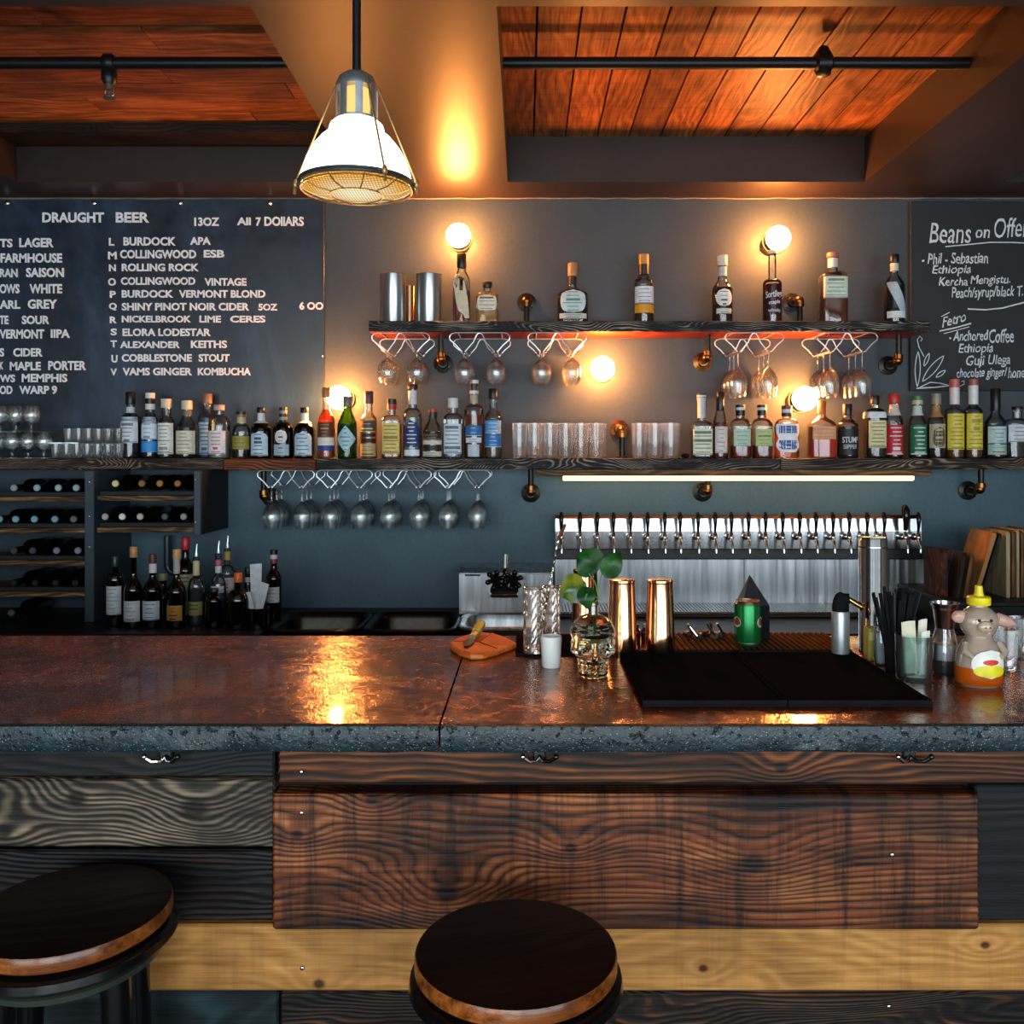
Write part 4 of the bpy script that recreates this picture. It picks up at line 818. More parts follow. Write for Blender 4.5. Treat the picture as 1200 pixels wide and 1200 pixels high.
for k, (pr, kd, lb, nn) in enumerate(UP):
    xs = rack(pr, 4.11, 4.335, zu, zr, lb, 'wire racks under the upper shelf')
    for i, x in enumerate(xs):
        for j in range(nn):
            yy = (4.128, 4.213, 4.298)[j] if nn == 3 else (4.16, 4.27)[j]
            what = ('front', 'middle', 'rear')[j] if nn == 3 else ('front', 'rear')[j]
            sl = ('slot nearer the draught menu', 'slot nearer the chalkboard')[i]
            loc = ['rack nearest the menu', 'rack below the slim red bottle', 'rack below the wide decanter', 'rack below the dark red bottle', 'rack nearest the chalkboard'][k]
            if kd == 'snifter': hang('hanging_snifter', (.145, .046, .034, .112), x, yy, zr + .0035, '%s hanging snifter, %s, %s' % (what, sl, loc), 'hanging snifters')
            else: hang('hanging_wine_glass', (.21, .0418, .034, .13), x, yy, zr + .0035, '%s hanging wine glass, %s, %s' % (what, sl, loc), 'hanging wine glasses')
# ------------------------------------------------------------------ wine cabinet and its bottles
CFD = 3.97; CAB = paint('cabinet_paint', '2c3c47', .5, 5, .3); SLAT = wood('cabinet_slat', '2c1c10', '7a5a38', 'a8865c', 12, 22, 3)
BACKZ = .816
t = thing('wine_cabinet', 'dark blue wall cabinet of slatted wine shelves under the lower shelf', 'wine rack', (0, 0, 0))
zt = Z(551, SHF) - .001
cx0, cxm, cx1 = X(-110, CFD), X(105, CFD), X(232, CFD)
zmid = Z(627, CFD)
BLK = mat('0e1316', .7)
def part(nm, m, *bx, bev=.002):
    b = MB(); b.box(*bx, bev=bev); return b.build(nm, m, t)
part('post', CAB, X(99, CFD), X(110, CFD), CFD, SHB, BACKZ + .001, zt)
part('post', CAB, X(227, CFD), X(235, CFD), CFD, CFD + .02, zmid, zt)
part('side_panel', BLK, X(227, CFD), X(234.6, CFD), CFD + .021, SHB, zmid, zt)
part('post', CAB, cx0 - .02, cx0, CFD, SHB, BACKZ + .001, zt)
part('back_panel', CAB, cx0, X(227, CFD), SHB - .012, SHB - .001, zmid, zt)
part('back_panel', CAB, cx0, X(99, CFD), SHB - .012, SHB - .001, BACKZ + .001, zmid)
rows_l = [(571, 582), (608, 619), (645, 657), (683, 694)]; rows_r = [(567, 581), (606, 618)]
for _, ys in rows_l:
    part('shelf', SLAT, cx0, X(100, CFD) - .002, CFD + .005, SHB - .013, Z(ys + 6, CFD), Z(ys, CFD)); part('bottle_rest', BLK, cx0, X(100, CFD) - .002, CFD + .03, CFD + .05, Z(ys, CFD), Z(ys - 5, CFD))
for _, ys in rows_r:
    part('shelf', SLAT, X(113, CFD), X(227, CFD) - .002, CFD + .005, SHB - .013, Z(ys + 6, CFD), Z(ys, CFD)); part('bottle_rest', BLK, X(113, CFD), X(227, CFD) - .002, CFD + .03, CFD + .05, Z(ys, CFD), Z(ys - 5, CFD))
for px, y0 in ((104.5, 565), (104.5, 605), (104.5, 641), (229, 562), (229, 612)):
    b = MB(); b.ball((0, 0, 0), .003, 8, 6, (1, .5, 1)); b.build('screw', CHROME, t, P(px, y0, CFD - .001))
WG = mat('07090a', .12, 0, 'dark_wine_glass', .6)
wp = {}
def laid(px, py, dd, cc, label):
    z = Z(py, CFD) + .0005 if py < 715 else BACKZ + .038
    o = thing('wine_bottle', label, 'bottle', (X(px, CFD + .02), CFD + .02, z), 'wine bottles lying in the cabinet')
    if 'b' not in wp:
        b = MB(); b.lathe([(.0145, .0), (.0145, .045), (.0135, .085), (.02, .1), (.035, .13), (.0365, .15), (.0365, .285), (.03, .3)], 20); wp['b'] = b
    b = MB(); b.v = [Vector((v.x, v.z, v.y)) for v in wp['b'].v]; b.f = [list(f) for f in wp['b'].f]; b.mi = list(wp['b'].mi); b.sm = list(wp['b'].sm)
    if 'm' in wp: ob = bpy.data.objects.new('body', wp['m']); COL.objects.link(ob); ob.parent = o
    else: ob = b.build('body', WG, o); wp['m'] = ob.data
    c = MB(); c.lathe([(.0125, -.003), (.0152, 0), (.0152, .007)], 16, axis='z'); c.v = [Vector((v.x, v.z, v.y)) for v in c.v]; c.build('capsule', mat(cc, .35, .2), o)
row_names = ['top', 'second', 'third', 'fourth']
CL = [['9aa0a8', '8fb8c0', '9cbcc0', '8fb4bc'], ['7fb0b8', '86b6be', '86b6be', '7aaab2', '6c6870'], ['4a4650', '4e4a56', '8a86a0', '8a86a0'], ['1c1f22', '1c1f22', '222', '222']]
XL_ = [[16, 43, 68, 89], [-1, 18, 40, 64, 86], [16, 38, 66, 91], [16, 41, 65, 88]]
for r_, (yb, ys) in enumerate(rows_l):
    for k, px in enumerate(XL_[r_]):
        c = CL[r_][k]; c = c * 2 if len(c) == 3 else c
        laid(px, yb + 1, 0, c, '%s lying wine bottle on the %s shelf of the tall cabinet bay' % (ordinal(k), row_names[r_]))
CR = [['d8cc8a', '8a5a24', '9a6a24', '8a5428'], ['b4b0a8', 'e4e8e4', 'c0b8b0', '3a5058', '8a8a8a']]
XR_ = [[135, 166, 187, 208], [123, 143, 164, 193, 215]]
CRN = [['lying bottle with pale yellow cap on the short bay top shelf', 'first of three copper capped lying bottles, top shelf of the short bay', 'middle of three copper capped lying bottles, top shelf of the short bay', 'copper capped lying bottle beside the outer post, top shelf of the short bay'],
       ['grey capped lying bottle nearest the middle post, short bay lower shelf', 'lying bottle with large bright white cap, short bay lower shelf', 'lying bottle with speckled pale cap, short bay lower shelf', 'lying bottle with dark slate cap, short bay lower shelf', 'grey capped lying bottle next to the outer post, short bay lower shelf']]
for r_, (yb, ys) in enumerate(rows_r):
    for k, px in enumerate(XR_[r_]): laid(px, yb, 0, CR[r_][k], CRN[r_][k])
laid(13, 722, 0, '6a665e', 'single lying wine bottle in the dark bottom of the tall bay')
# ------------------------------------------------------------------ back counter with sinks
BF = 3.72
t = thing('back_counter', 'low dark back counter with two steel sink basins under the wall', 'counter', (0, 0, 0))
DK = mat('0b0c0d', .45)
def part(nm, m, *bx, bev=.003):
    b = MB(); b.box(*bx, bev=bev); return b.build(nm, m, t)
s0, s1 = X(318, 3.9), X(537, 3.9)
part('worktop', DK, XL + .02, s0 - .002, BF, SHB, BACKZ - .04, BACKZ)
part('worktop', DK, X(650, 3.9), XR - .02, BF, SHB, BACKZ - .04, BACKZ)
part('cabinet_front', DK, XL + .02, XR - .02, BF + .03, BF + .05, .02, BACKZ - .042)
DSTEEL = mat('3a3732', .3, 1.0, 'sink_steel')
def basin(x0, x1, y0, y1, rim=.022, dep=.2, nm='basin', m=DSTEEL, z=BACKZ):
    b = MB(); K = 40
    def rr(hx_, hy_, r, zq):
        cx, cy = (x0 + x1) / 2, (y0 + y1) / 2; out = []
        for k in range(K):
            a = 2 * PI * k / K; e = .35; out.append((cx + hx_ * math.copysign(abs(math.cos(a)) ** e, math.cos(a)), cy + hy_ * math.copysign(abs(math.sin(a)) ** e, math.sin(a)), zq))
        return out
    hx_, hy_ = (x1 - x0) / 2, (y1 - y0) / 2
    loops = [rr(hx_, hy_, 0, z - .004), rr(hx_, hy_, 0, z + .004), rr(hx_ - rim * .4, hy_ - rim * .4, 0, z + .009), rr(hx_ - rim, hy_ - rim, 0, z + .002), rr(hx_ - rim - .01, hy_ - rim - .01, 0, z - .02), rr(hx_ - rim - .02, hy_ - rim - .02, 0, z - dep), rr(.02, .02, 0, z - dep - .008)]
    vs = [p for l in loops for p in l]; fs = []
    for i in range(len(loops) - 1):
        for k in range(K): fs.append((i * K + k, i * K + (k + 1) % K, (i + 1) * K + (k + 1) % K, (i + 1) * K + k))
    fs.append(tuple((len(loops) - 1) * K + k for k in range(K)))
    b.add(vs, fs, 0, True); return b.build(nm, m, t)
sm = (s0 + s1) / 2
basin(s0, sm - .003, BF + .04, 4.2); basin(sm + .003, s1, BF + .04, 4.2)
part('rear_ledge', DK, s0, s1, 4.202, SHB, BACKZ - .04, BACKZ)
# hand sink
t = thing('hand_sink', 'small steel hand sink with tall splashback and black cross handle faucet', 'sink', (0, 0, 0))
h0, h1 = X(538, 4.1), X(648, 4.1)
HZ = .83
b = MB(); b.prism([(4.10, HZ), (4.10, Z(672, 4.10)), (4.16, Z(664, 4.2)), (SHB, Z(664, 4.2)), (SHB, HZ)], 0, 1, plane='xz')
b.v = [Vector((h0 + v.y * (h1 - h0), v.x, v.z)) for v in b.v]; b.build('splashback', STEEL, t)
part('splash_edge', mat('cfd6da', .25, 1.0), h0, h1, 4.094, 4.104, Z(673, 4.1), Z(671, 4.1), bev=.001)
b = MB(); b.box(X(545, 4.1), X(563, 4.1), 4.099, 4.101, Z(669.5, 4.1) - .022, Z(666, 4.1) - .022, bev=0); b.build('maker_plate', mat('2c3c4c', .5), t)
basin(X(539, 3.95), X(648, 3.95), BF + .02, 4.095, .03, .16, 'basin', STEEL, HZ)
c = P(591, 697, 4.06)
b = MB(); b.box(c.x - .062, c.x + .062, 4.02, 4.1, c.z - .008, c.z + .008, bev=.004); b.build('faucet_bar', CHROME, t)
b = MB(); b.box(c.x - .064, c.x + .064, 4.05, 4.099, c.z + .009, c.z + .035, bev=.004); b.build('faucet_body', BLACKGLOSS, t)
for sg in (-1, 1):
    b = MB(); hc = Vector((c.x + sg * .04, 4.05, c.z + .07)); b.lathe([(.012, -.035), (.012, 0)], 12, hc)
    for k in range(6): a = k * PI / 3 + .3; b.tube([hc, hc + Vector((.034 * math.cos(a), -.012, .034 * math.sin(a)))], .009, 8, rs=[.008, .012]); b.ball(hc + Vector((.036 * math.cos(a), -.013, .036 * math.sin(a))), .012, 10, 8)
    b.build('handle', BLACKGLOSS, t)
b = MB(); q = Vector((c.x + .004, 4.05, c.z)); b.tube([q + Vector((0, 0, .03)), q + Vector((0, 0, .16)), q + Vector((.002, -.02, .19)), q + Vector((.002, -.05, .185)), q + Vector((.001, -.062, .13))], .012, 12, rs=[.014, .012, .013, .013, .014]); b.build('spout', CHROME, t)
# waste pipe on the wall behind the bottles
t = thing('waste_pipe', 'short bent dark pipe on the wall behind the wine bottles', 'pipe', (0, 0, 0)); zq = Z(662, 4.3); xq = X(196, 4.3)
b = MB(); b.tube([(xq, 4.3, Z(628, 4.3)), (xq, 4.3, zq)] + [(xq + .04 * (1 - math.cos(a)), 4.3, zq - .04 * math.sin(a)) for a in (.4, .8, 1.2, PI / 2)] + [(xq + .12, 4.3, zq - .04)], .016, 12); b.build('pipe', mat('34424c', .3, .3), t)
# bottles standing on the back counter
G = 'bottles on the back counter'
W_ = lambda label, px, dd, w, yt, ysh, ynk, nw, **k: bottle('wine_bottle', label, 'bottle', px, w, yt, ysh, ynk, nw, BACKZ, dd, group=G, **k)
DG = dict(gl='12160f', liq=liquid('070705', .95))
W_('dark bottle with white label and faint feather print at the cabinet end', 135, 3.9, 19, 652, 681, 670, 7, cap=('1c2a28', 664), labs=[(686, 719, 'cdd3d6', 'rect', '9aa4a8', 1.15)], shoulder='r', **DG)
W_('corked dark bottle with square white label in the front row', 156.5, 3.86, 21, 641, 692, 672, 7, cap=('b08a5c', 653), capname='cork', labs=[(703, 727, 'd0d4d8', 'rect', '8a96a4', 1.1)], **DG)
W_('dark bottle with white capsule and blue lettered label', 179, 3.86, 22, 650, 692, 674, 7, cap=(('d0d4d8', '5a3030'), 671), labs=[(703, 725, 'c6d2dc', 'rect', '3c5c84', 1.1)], **DG)
W_('dark round bottle with short pale cap behind the white capsule', 191, 4.1, 22, 672, 700, 684, 8, cap=('a09a6a', 680), **DG)
W_('corked dark bottle with golden orange label', 207, 3.86, 22, 644, 694, 674, 7, cap=('c0a06a', 655), capname='cork', neck=[(655, 672, 'a4a8a8')], labs=[(708, 726, 'b8842c', 'rect', '5a3410', .95)], **DG)
W_('red capped green bottle with tall cream label', 217.5, 4.1, 22, 630, 668, 652, 8, gl='1c3a1c', liq=liquid('0a1a0a', .8), cap=('c42430', 644), labs=[(672, 716, 'a8a078', 'rect', '5a5638', 1.2)])
W_('clear bottle with pour spout and pale yellow neck label', 230, 3.93, 19, 652, 690, 676, 7, liq=liquid('5a6468', .3), labs=[(704, 720, '8a8450', 'rect', '4a4628', 1.1)], neck=[(657, 674, 'ccc890')], spout=True, shoulder='r')
W_('slim clear bottle with pour spout and red dotted neck label', 256, 3.98, 17, 648, 684, 672, 7, liq=liquid('8a9aa4', .3), neck=[(656, 662, 'c06a6a'), (663, 671, 'd4d8dc')], labs=[(686, 694, 'd4dade', 'rect', '5a6a74', 1.1)], spout=True, shoulder='l')
W_('clear bottle with pour spout, gold neck label and red white label', 266.5, 4.06, 19, 642, 674, 662, 7, liq=liquid('8a9aa4', .3), neck=[(646, 656, 'c0a050')], labs=[(676, 694, 'd8c8c8', 'rect', 'b03030', 1.15)], spout=True, shoulder='r')
W_('broad black bottle with bright orange cap', 279, 3.84, 27, 672, 706, 690, 8, cap=('d8682a', 682), gl='0c0b0a', liq=liquid('050505', .95), shoulder='r')
W_('low dark bottle between the spouted bottles and the orange cap', 251, 3.86, 20, 690, 705, 697, 8, cap=('1a1a1a', 694), gl='0c0b0a', liq=liquid('050505', .95), shoulder='r')
W_('thin dark capped bottle peeking above the paper slips', 291, 4.1, 17, 665, 700, 682, 7, cap=('221c1c', 672), neck=[(676, 682, 'c0c4c8')], **DG)
W_('red necked dark bottle with small white label standing alone by the sink', 321, 3.98, 18, 645, 678, 664, 7, cap=(('8a2838', 'd0c4c8', '141214'), 660), labs=[(687, 705, 'ccd0d4', 'rect', '9aa0a8', 1.0)], **DG)
t = thing('slip_holder', 'dark cup holding white paper slips beside the orange capped bottle', 'holder', (X(303, 3.84), 3.84, BACKZ))
b = MB(); b.open_lathe([(0, .002), (.042, .002), (.046, .09), (.043, .09), (.039, .006), (0, .006)], 24); b.build('cup', glass('3a444a', .5, 2), t)
def card(pts, nm, lab):
    b = MB(); z = lambda p: ((p[0] - 300) * 3.84 / F, p[2] - 3.84, Z(p[1], 3.84) - BACKZ); v = [z(p) for p in pts]
    vs = v + [(p[0], p[1] + .0012, p[2]) for p in v]; b.add(vs, [(0, 1, 2, 3), (7, 6, 5, 4), (0, 4, 5, 1), (1, 5, 6, 2), (2, 6, 7, 3), (3, 7, 4, 0)])
    tag(b.build(nm, mat('d6dade', .8)), lab, 'paper').location = (X(300, 3.84), 3.84, BACKZ)
card([(291, 662, 3.862), (305, 661, 3.862), (304, 718, 3.858), (293, 718, 3.858)], 'paper_slip', 'tall upright white paper slip at the back of the dark cup')
card([(303, 681, 3.845), (315, 685, 3.845), (305, 727, 3.838), (298, 723, 3.838)], 'paper_slip', 'white paper slip with red print leaning toward the sink')
card([(284, 695, 3.83), (294, 693, 3.83), (301, 722, 3.832), (294, 728, 3.832)], 'paper_slip', 'white paper slip leaning toward the orange capped bottle')
# ------------------------------------------------------------------ tap wall
t = thing('beer_tap_bank', 'long steel beer tap bank with black handled taps over a steel splashback', 'beer taps', (0, 0, 0))
TD = 4.25
b = MB(); b.prism([(TD, Z(643, TD)), (TD, Z(622.5, TD)), (TD + .0062, Z(608, TD)), (TD + .02, Z(604, TD)), (SHB, Z(604, TD)), (SHB, Z(643, TD))], X(651, TD), X(1080, TD)); b.v = [Vector((v.y, v.x, v.z)) for v in b.v]; b.build('tap_panel', PANEL, t)
b = MB(); b.box(X(651, TD), X(1080, TD), TD - .012, SHB, Z(655, TD), Z(643.5, TD), bev=.003); b.build('drip_strip', mat('141010', .4), t)
b = MB(); b.box(X(650, 4.33), X(872, 4.33) - .001, 4.33, SHB, BACKZ + .002, Z(655.5, 4.33), bev=.001); b.build('splash_sheet', STEEL, t)
b = MB(); b.box(X(872, 4.33) + .001, X(1096, 4.33), 4.33, SHB, BACKZ + .002, Z(655.5, 4.33), bev=.001); b.build('splash_sheet', STEEL, t)
tt = [658, 680, 700, 719, 739, 759, 779, 797, 818, 838, 857, 877, 897, 917, 937, 956, 976, 995, 1016, 1036, 1061, 1076]
hp = None
for k, px in enumerate(tt):
    x = X(px, 4.2); z0 = Z(630, 4.2)
    if hp is None:
        b = MB(); b.lathe([(.017, 0), (.017, .006), (.009, .012), (.009, .05)], 14, axis='y', c=(0, 4.249 - 4.2 + .0, 0))
        b.ball((0, -.0, 0), .0125, 14, 10, (1, 1, 1.25)); b.lathe([(.0125, .012), (.009, .02), (.006, .028)], 12); b.tube([(0, 0, -.006), (0, -.016, -.02), (0, -.026, -.045), (0, -.028, -.07)], .0065, 10, rs=[.009, .008, .0065, .006])
        hp = b.build('tap', CHROME, t)
        b = MB(); b.tube([(0, 0, .026), (0, -.004, .05), (.0, -.006, .075), (0, -.002, .1), (0, .002, .112)], .008, 10, rs=[.0055, .007, .0095, .0115, .008]); b.ball((0, .003, .112), .0085, 10, 8); ho = b.build('handle', mat('1d1512', .16, .3), hp)
        hp.location = (x, 4.2, z0)
    else:
        c = hp.copy(); COL.objects.link(c); c.location = (x, 4.2, z0)
        h = ho.copy(); COL.objects.link(h); h.parent = c
        if px == 1061: h.scale = (1.7, 1.5, 1.28)
# drip tray on the back counter
t = thing('drip_tray', 'steel perforated drip tray along the foot of the tap splashback', 'tray', (0, 0, 0))
zt_ = Z(712, 4.2)
b = MB(); b.box(X(652, 4.1), X(1066, 4.1), 4.08, 4.327, BACKZ + .001, zt_ - .006, bev=.003); b.build('pan', mat('4c4038', .3, .8), t)
b = MB()
for k in range(105): x = X(652, 4.1) + (X(1066, 4.1) - X(652, 4.1)) * (k + .5) / 105; b.box(x - .005, x + .005, 4.085, 4.325, zt_ - .005, zt_, bev=0)
b.build('grate', mat('8a8a86', .3, 1.0), t)
# ------------------------------------------------------------------ boards on the dark cabinet
CT = Z(698, 3.95)
t = thing('side_cabinet', 'black low cabinet under the row of wooden boards', 'cabinet', (0, 0, 0))
part('body', mat('08090a', .6), X(1116, 3.8), XR - .05, 3.8, 4.325, BACKZ + .001, CT - .02); part('top', mat('0c0d0e', .5), X(1112, 3.8), XR - .04, 3.78, 4.325, CT - .019, CT)
BW = [wood('board_red', '220e07', '5a2a14', '8a5028', 3, 12, 4, 'z', char=.5), wood('board_tan', 'a87040', 'c48c54', 'd8a870', 6, 6, 2, 'z', char=.8, rw=.25), wood('board_dark', '1c1712', '352b23', '54483c', 9, 12, 4, 'z', char=.6), wood('board_pale', '9a8868', 'c4b08a', 'dccaa4', 12, 6, 2, 'z', char=.75, rw=.25), wood('board_brown', '4a301c', '80583a', 'a07850', 15, 8, 2, 'z', char=.6, rw=.3)]
def plk(label, px, th, h, tilt, dep, m, dd=3.98, yaw=0.0, lean=None):
    """wooden board on end: th thick in x, dep deep, its foot at picture column px"""
    b = MB(); bz = .016
    ol = [(-dep / 2, 0), (dep / 2, 0), (dep / 2, h - bz), (dep / 2 - bz * .3, h - bz * .3), (dep / 2 - bz, h), (-dep / 2 + bz, h), (-dep / 2 + bz * .3, h - bz * .3), (-dep / 2, h - bz)]
    b.prism(ol, 0, th, plane='xz'); b.v = [Vector((v.y, v.x, v.z)) for v in b.v]
    o = b.build('serving_board', m); o.location = (X(px, dd), dd, CT + .001); o.rotation_euler = (0, tilt, yaw)
    tag(o, label, 'board', 'wooden serving boards'); return o
plk('thick red brown board standing upright nearest the taps', 1092, .034, .205, .0, .16, BW[0], 4.0)
plk('short grey brown board leaning beside the thick red brown one', 1107, .016, .2, .17, .2, BW[2])
plk('short orange edged board leaning between the grey brown and tall tan boards', 1116, .016, .195, .17, .2, BW[4])
plk('tall tan board leaning over with its broad face showing', 1127, .018, .30, .3, .2, BW[1])
plk('tall dark board leaning just behind the tan one', 1134.5, .012, .295, .3, .2, BW[2])
for k, (px, th, m, lb) in enumerate([(1165, .017, 3, 'thick pale upright board with rounded corner'), (1171.5, .012, 4, 'first brown upright board after the thick pale one'), (1177, .011, 3, 'thin pale upright board between two brown ones'), (1182, .011, 4, 'second brown upright board after the thick pale one'), (1187, .013, 3, 'pale upright board near the picture edge'), (1193, .013, 4, 'brown upright board at the picture edge')]):
    plk(lb, px, th, .288 + .004 * (k % 3), .0, .2, BW[m], 3.99)
# ------------------------------------------------------------------ things on the bar counter
def at(px, d): return (X(px, d), d, HC)
# rubber mats
n = N('mat_rubber'); v = n.coords((110, 110, 110)); vo = n.add('ShaderNodeTexVoronoi', {'Vector': v, 'Scale': 1.0, 'Randomness': 0.0}).outputs['Distance']
n.bsdf(Base_Color=hx('1c1c1e'), Roughness=1.0, Specular_IOR_Level=0.0, Normal=n.bump(n.math('LESS_THAN', vo, .33), .5, .003)); MATM = n.m
for x0, x1, lb in ((.231, .5145, 'black ribbed rubber bar mat on the copper tin side'), (.5165, .80, 'black ribbed rubber bar mat on the honey bottle side')):
    t = thing('bar_mat', lb, 'mat', ((x0 + x1) / 2, 1.98, HC), 'rubber bar mats'); w_ = (x1 - x0) / 2
    b = MB(); b.box(-w_, w_, -.225, .225, .0005, .006, bev=.001); b.build('base', BLACKRUB, t)
    b = MB(); b.box(-w_ + .008, w_ - .008, -.217, .217, .006, .010, bev=.001); b.build('nubbed_surface', MATM, t)
    b = MB()
    for q in ((-w_, w_, -.225, -.218), (-w_, w_, .218, .225), (-w_, -w_ + .007, -.2175, .2175), (w_ - .007, w_, -.2175, .2175)): b.box(*q, .006, .014, bev=.001)
    b.build('rim', BLACKRUB, t)
# slatted drain grid
t = thing('drain_grid', 'brown slatted drain grid behind the rubber mats', 'grid', (0, 0, HC)); gx0, gx1 = X(798, 2.2), X(1000, 2.2)
b = MB(); b.box(gx0, gx1, 2.215, 2.435, .0005, .004, bev=.001); b.build('pan', mat('1a120c', .5), t)
b = MB(); k = 0; x = gx0
while x < gx1 - .004: b.box(x, x + .009, 2.216, 2.434, .004, .011, bev=.001); x += .0155
b.build('slat', mat('6a5038', .7, 0, None, .0), t)
# small dark mat under the mixing glasses
t = thing('service_mat', 'flat black mat under the cut mixing glasses and tins', 'mat', (0, 0, HC)); b = MB(); b.box(X(604, 2.2), X(722, 2.2), 2.2, 2.43, .0005, .006, bev=.002); b.build('mat', BLACKRUB, t)
MZ = HC + .0062
# leaf board and knife
t = thing('leaf_board', 'orange leaf shaped wooden board at the counter seam', 'board', (X(566, 2.28), 2.28, HC))
s_ = 2.28 / F; top = [(-39, .005), (-31, .06), (-18, .108), (-4, .13), (11, .115), (26, .065), (39, .0)]; bot = [(38.5, -.006), (31, -.035), (18, -.08), (3, -.122), (-11, -.128), (-26, -.085), (-36, -.03)]
ol = [(a * s_, y) for a, y in top + bot]
def shrink(f): return [(a * f, y * f) for a, y in ol]
b = MB(); n_ = len(ol); vs = [(a, y, z) for f, z in ((.97, .001), (1, .005), (1, .013), (.96, .017)) for a, y in shrink(f)]
fs = [(i * n_ + k, i * n_ + (k + 1) % n_, (i + 1) * n_ + (k + 1) % n_, (i + 1) * n_ + k) for i in range(3) for k in range(n_)] + [tuple(range(n_)), tuple(3 * n_ + k for k in range(n_))]
b.add(vs, fs); b.build('board', wood('leaf_board', 'c84c14', 'f07830', 'ff9850', 2, 12, 3, 'x', .4, char=.88, rw=.3), t)
b = MB(); b.tube([(ol[9][0], ol[9][1] * .95, .0175), (-.01, .0, .0178), (.02, .12, .0175)], .0012, 5); b.tube([(-.01, 0, .0178), (ol[0][0] * .9, .01, .0175)], .001, 5); b.build('vein', mat('7a2c10', .6), t)
t = thing('paring_knife', 'small knife with green handle and dark blade lying on the orange board', 'knife', (X(553, 2.28), 2.28, HC + .018))
b = MB(); b.prism([(-.014, -.075), (-.021, -.02), (-.009, .015), (.007, .012), (.006, -.03), (-.003, -.066)], .001, .0045, plane='xy'); b.build('blade', mat('17191c', .35, .5), t)
b = MB(); b.tube([(.0, .012, .008), (.006, .04, .012)], .009, 10); b.build('bolster', mat('9a9070', .4, .5), t)
b = MB(); b.tube([(.006, .04, .012), (.012, .075, .018), (.018, .115, .022)], .013, 12, rs=[.011, .0135, .012]); b.build('handle', mat('6c8c18', .4), t)
# cut mixing glasses with the bar spoon, candle
CUT = glass('fbf2ea', .7, 3.0, .05, .12)
def mixing(px, d, label, r, h):
    t = thing('mixing_glass', label, 'glass', (X(px, d), d, MZ), 'cut mixing glasses'); b = MB()
    ns, nr = 24, 12; vs, fs = [], []
    for i in range(nr + 1):
        for k in range(ns):
            a = 2 * PI * (k + .5 * (i % 2)) / ns; rr_ = r * (1 + (.035 if (i + k) % 2 else -.03) * (0 if i in (0, nr) else 1)); vs.append((rr_ * math.cos(a), rr_ * math.sin(a), h * i / nr))
    for i in range(nr):
        for k in range(ns): fs.append((i * ns + k, i * ns + (k + 1) % ns, (i + 1) * ns + (k + 1) % ns, (i + 1) * ns + k))
    b.add(vs, fs, 0, False); b.add(vs[:ns], [tuple(range(ns))]); b.build('cut_wall', CUT, t)
    b = MB(); b.lathe([(r * .9, .008), (r * .88, .014), (r * .3, .018)], 24); b.build('base', glass('e8c8a8', .5, 3.5), t); b = MB(); b.tube([(r * math.cos(a * PI / 14), r * math.sin(a * PI / 14), h) for a in range(28)], .0022, 6, closed=True); b.build('rim', CUT, t)
    return t
mixing(625, 2.215, 'tall cut glass holding the twisted bar spoon', .0245, .158); mixing(646, 2.29, 'cut mixing glass behind the frosted candle', .0225, .15)
t = thing('bar_spoon', 'long twisted silver bar spoon leaning in the tall cut glass', 'spoon', (0, 0, 0))
p0 = Vector(P(629, 764, 2.215)); p1 = Vector(P(655, 630, 2.25)); b = MB(); dv = (p1 - p0)
for ph in (0, PI):
    pts = []
    for k in range(120):
        u = k / 119; a = u * 60 + ph; pts.append(p0 + dv * u + Vector((math.cos(a), math.sin(a), 0)) * .0018)
    b.tube(pts, .0019, 5)
b.build('twisted_shaft', mat('d8d4cc', .2, 1.0), t)
b = MB(); b.ball(p0 + Vector((0, 0, .004)), .011, 12, 8, (1, .4, 1.5)); b.build('bowl', CHROME, t)
b = MB(); b.tube([p1 + Vector((-.002, 0, -.01)), p1 + Vector((.004, 0, .01)), p1 + Vector((.012, 0, .022)), p1 + Vector((.016, 0, .034))], .004, 8); b.build('tip', mat('6a3a24', .3, .6), t)
t = thing('candle_glass', 'small frosted white candle glass before the cut glasses', 'candle', at(646, 2.09))
n = N('frosted'); n.bsdf(Base_Color=hx('e9e8e2'), Roughness=.5, Subsurface_Weight=.2, Subsurface_Radius=(.01, .01, .01))
b = MB(); b.open_lathe([(0, 0), (.02, 0), (.0215, .003), (.0245, .07), (.0232, .072), (.0222, .07), (.02, .008), (0, .008)], 28); b.build('cup', n.m, t)
b = MB(); b.lathe([(.0195, .009), (.0205, .03), (0, .031)], 20); b.build('wax', mat('dcd8cc', .6), t)
# skull vase with cuttings
t = thing('skull_vase', 'clear glass skull shaped vase holding green leaf cuttings', 'vase', at(695, 2.0))
ns_ = N('skull_glass'); ns_.bsdf(Base_Color=hx('efe6c4'), Roughness=.02, Transmission_Weight=1.0, IOR=1.4, Specular_IOR_Level=.8)
SP = [(.001, .0005), (.03, .0005), (.0335, .005), (.034, .018), (.0345, .03), (.036, .041), (.041, .05), (.0475, .06), (.0515, .074), (.052, .09), (.049, .106), (.042, .12), (.03, .131), (.014, .1375)]
prof = []
for (a0, z0), (a1, z1) in zip(SP, SP[1:]):
    for q in range(4): prof.append((a0 + (a1 - a0) * q / 4, z0 + (z1 - z0) * q / 4))
prof.append(SP[-1])
b = MB(); b.lathe(prof, 72, sec=lambda r, a: (r * math.cos(a), r * 1.12 * math.sin(a) + .006))
G2 = lambda u, s_: math.exp(-(u / s_) ** 2)
